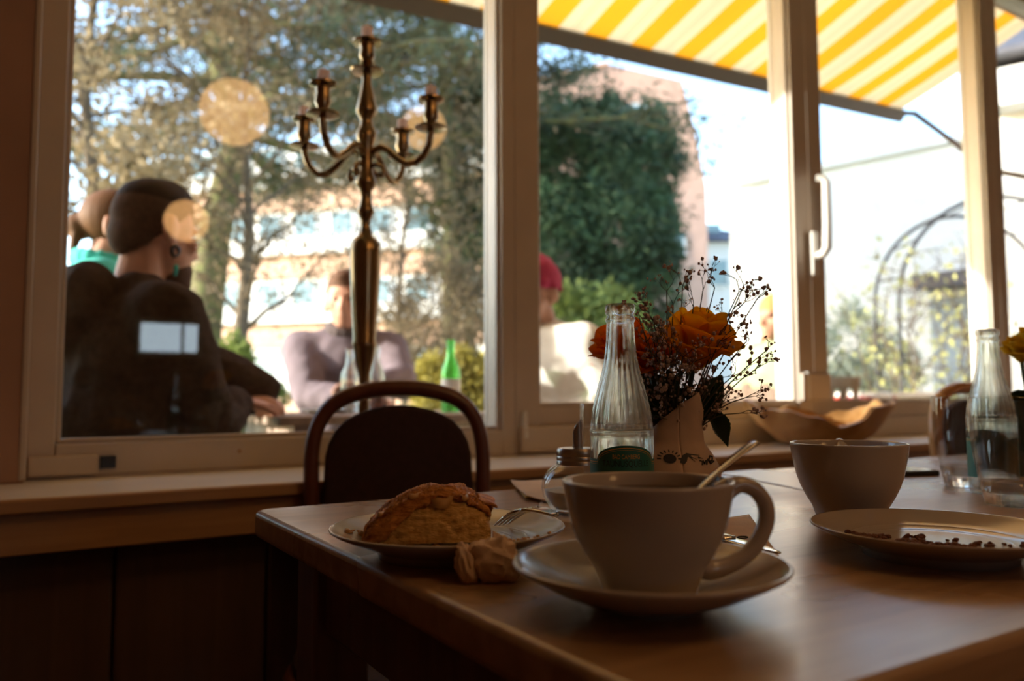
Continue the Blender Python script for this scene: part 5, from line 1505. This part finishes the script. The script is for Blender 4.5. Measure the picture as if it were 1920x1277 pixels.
lobed('bare_shrub', 'brown twiggy shrub above the golden bush', bb_, lobes_px(bb_, [(830,600,8.2,0.55,0.5,0.75),(760,640,8.2,0.4,0.4,0.5),(890,620,8.3,0.45,0.4,0.7)]), K['twig'], 6500, 0.035, 25, aspect=0.35)
lb_ = gbase(450, 7.2)
lobed('green_bush', 'small light green bush below the leaning bare tree', lb_, lobes_px(lb_, [(440,690,7.2,0.2,0.2,0.3),(470,740,7.2,0.35,0.3,0.2)]), K['hedge'], 2000, 0.035, 26, aspect=0.6, trunk_h=0.5)
# grey shrubs and climbing roses at the right
gs = gbase(1610, 9)
lobed('grey_shrub', 'pale grey green shrub behind the white garden table', gs, lobes_px(gs, [(1600,640,9,0.40,0.4,0.45),(1660,690,9,0.5,0.4,0.4),(1590,720,9,0.4,0.4,0.3)]), K['greyshrub'], 2800, 0.045, 27, aspect=0.5)
ARC = gbase(1800, 7)
t = thing('rose_arch', 'dark iron rose arch with climbing stems at the right', 'arch', ARC, CAMROT)
def arch(px0, pxa, ytop, d, nm):
    xs0, xa = (px0-1800)*d/F, (pxa-1800)*d/F; w2 = xa-xs0
    zt_ = at_d(pxa, ytop, d).z-TERR; y_ = d-7
    zs = zt_-w2*1.05
    pts = [(xs0,y_,0),(xs0,y_,zs*0.5)] + [(xa-w2*math.cos(a), y_, zs+w2*1.05*math.sin(a)) for a in [PI*i/24 for i in range(25)]] + [(xa+w2,y_,zs*0.5),(xa+w2,y_,0)]
    MB().tube(pts, 0.018, 8).build(nm, K['iron'], t, smooth=180)
    return pts
q1 = arch(1692, 1890, 362, 7.0, 'front_hoop'); q2 = arch(1742, 1905, 400, 7.9, 'rear_hoop')
for i in range(1, len(q1), 3): MB().tube([q1[i], q2[i]], 0.009, 6).build('cross_rod', K['iron'], t)
g = random.Random(5)
def climber(label, px, d, top_py, seed):
    root = gbase(px, d); g = random.Random(seed)
    t = thing('climbing_rose', label, 'plant', root, 0, 'climbing plants by the rose arch')
    st = MB(); P_ = []
    zt_ = at_d(px, top_py, d).z-TERR
    for s in range(4):
        a, b_ = g.uniform(-0.35,0.35), g.uniform(-0.2,0.2)
        path = wpath((g.uniform(-0.05,0.05),0,0), (a,b_,zt_*g.uniform(0.7,1)), 9, g, 0.02)
        st.tube(path, [0.012-0.001*i for i in range(10)], 5)
        for q in path[2:]:
            for k in range(3):
                e = q+Vector((g.gauss(0,0.14), g.gauss(0,0.14), g.gauss(0.06,0.1))); st.tube([q, e], [0.005,0.003], 4); P_ += [tuple(e+Vector((g.gauss(0,0.05), g.gauss(0,0.05), g.gauss(0,0.05)))) for _ in range(2)]
    st.build('stems', K['bark2'], t, smooth=180)
    leaves('foliage', P_, 0.032, K['climb'], t, seed, 0.6)
climber('climbing rose on the left leg of the iron arch', 1715, 7.0, 470, 41)
climber('climbing rose in the middle of the iron arch', 1790, 7.5, 480, 42)
climber('climbing rose at the right of the iron arch', 1850, 7.2, 470, 43)
climber('young climbing plant left of the iron arch', 1660, 8.0, 540, 44)
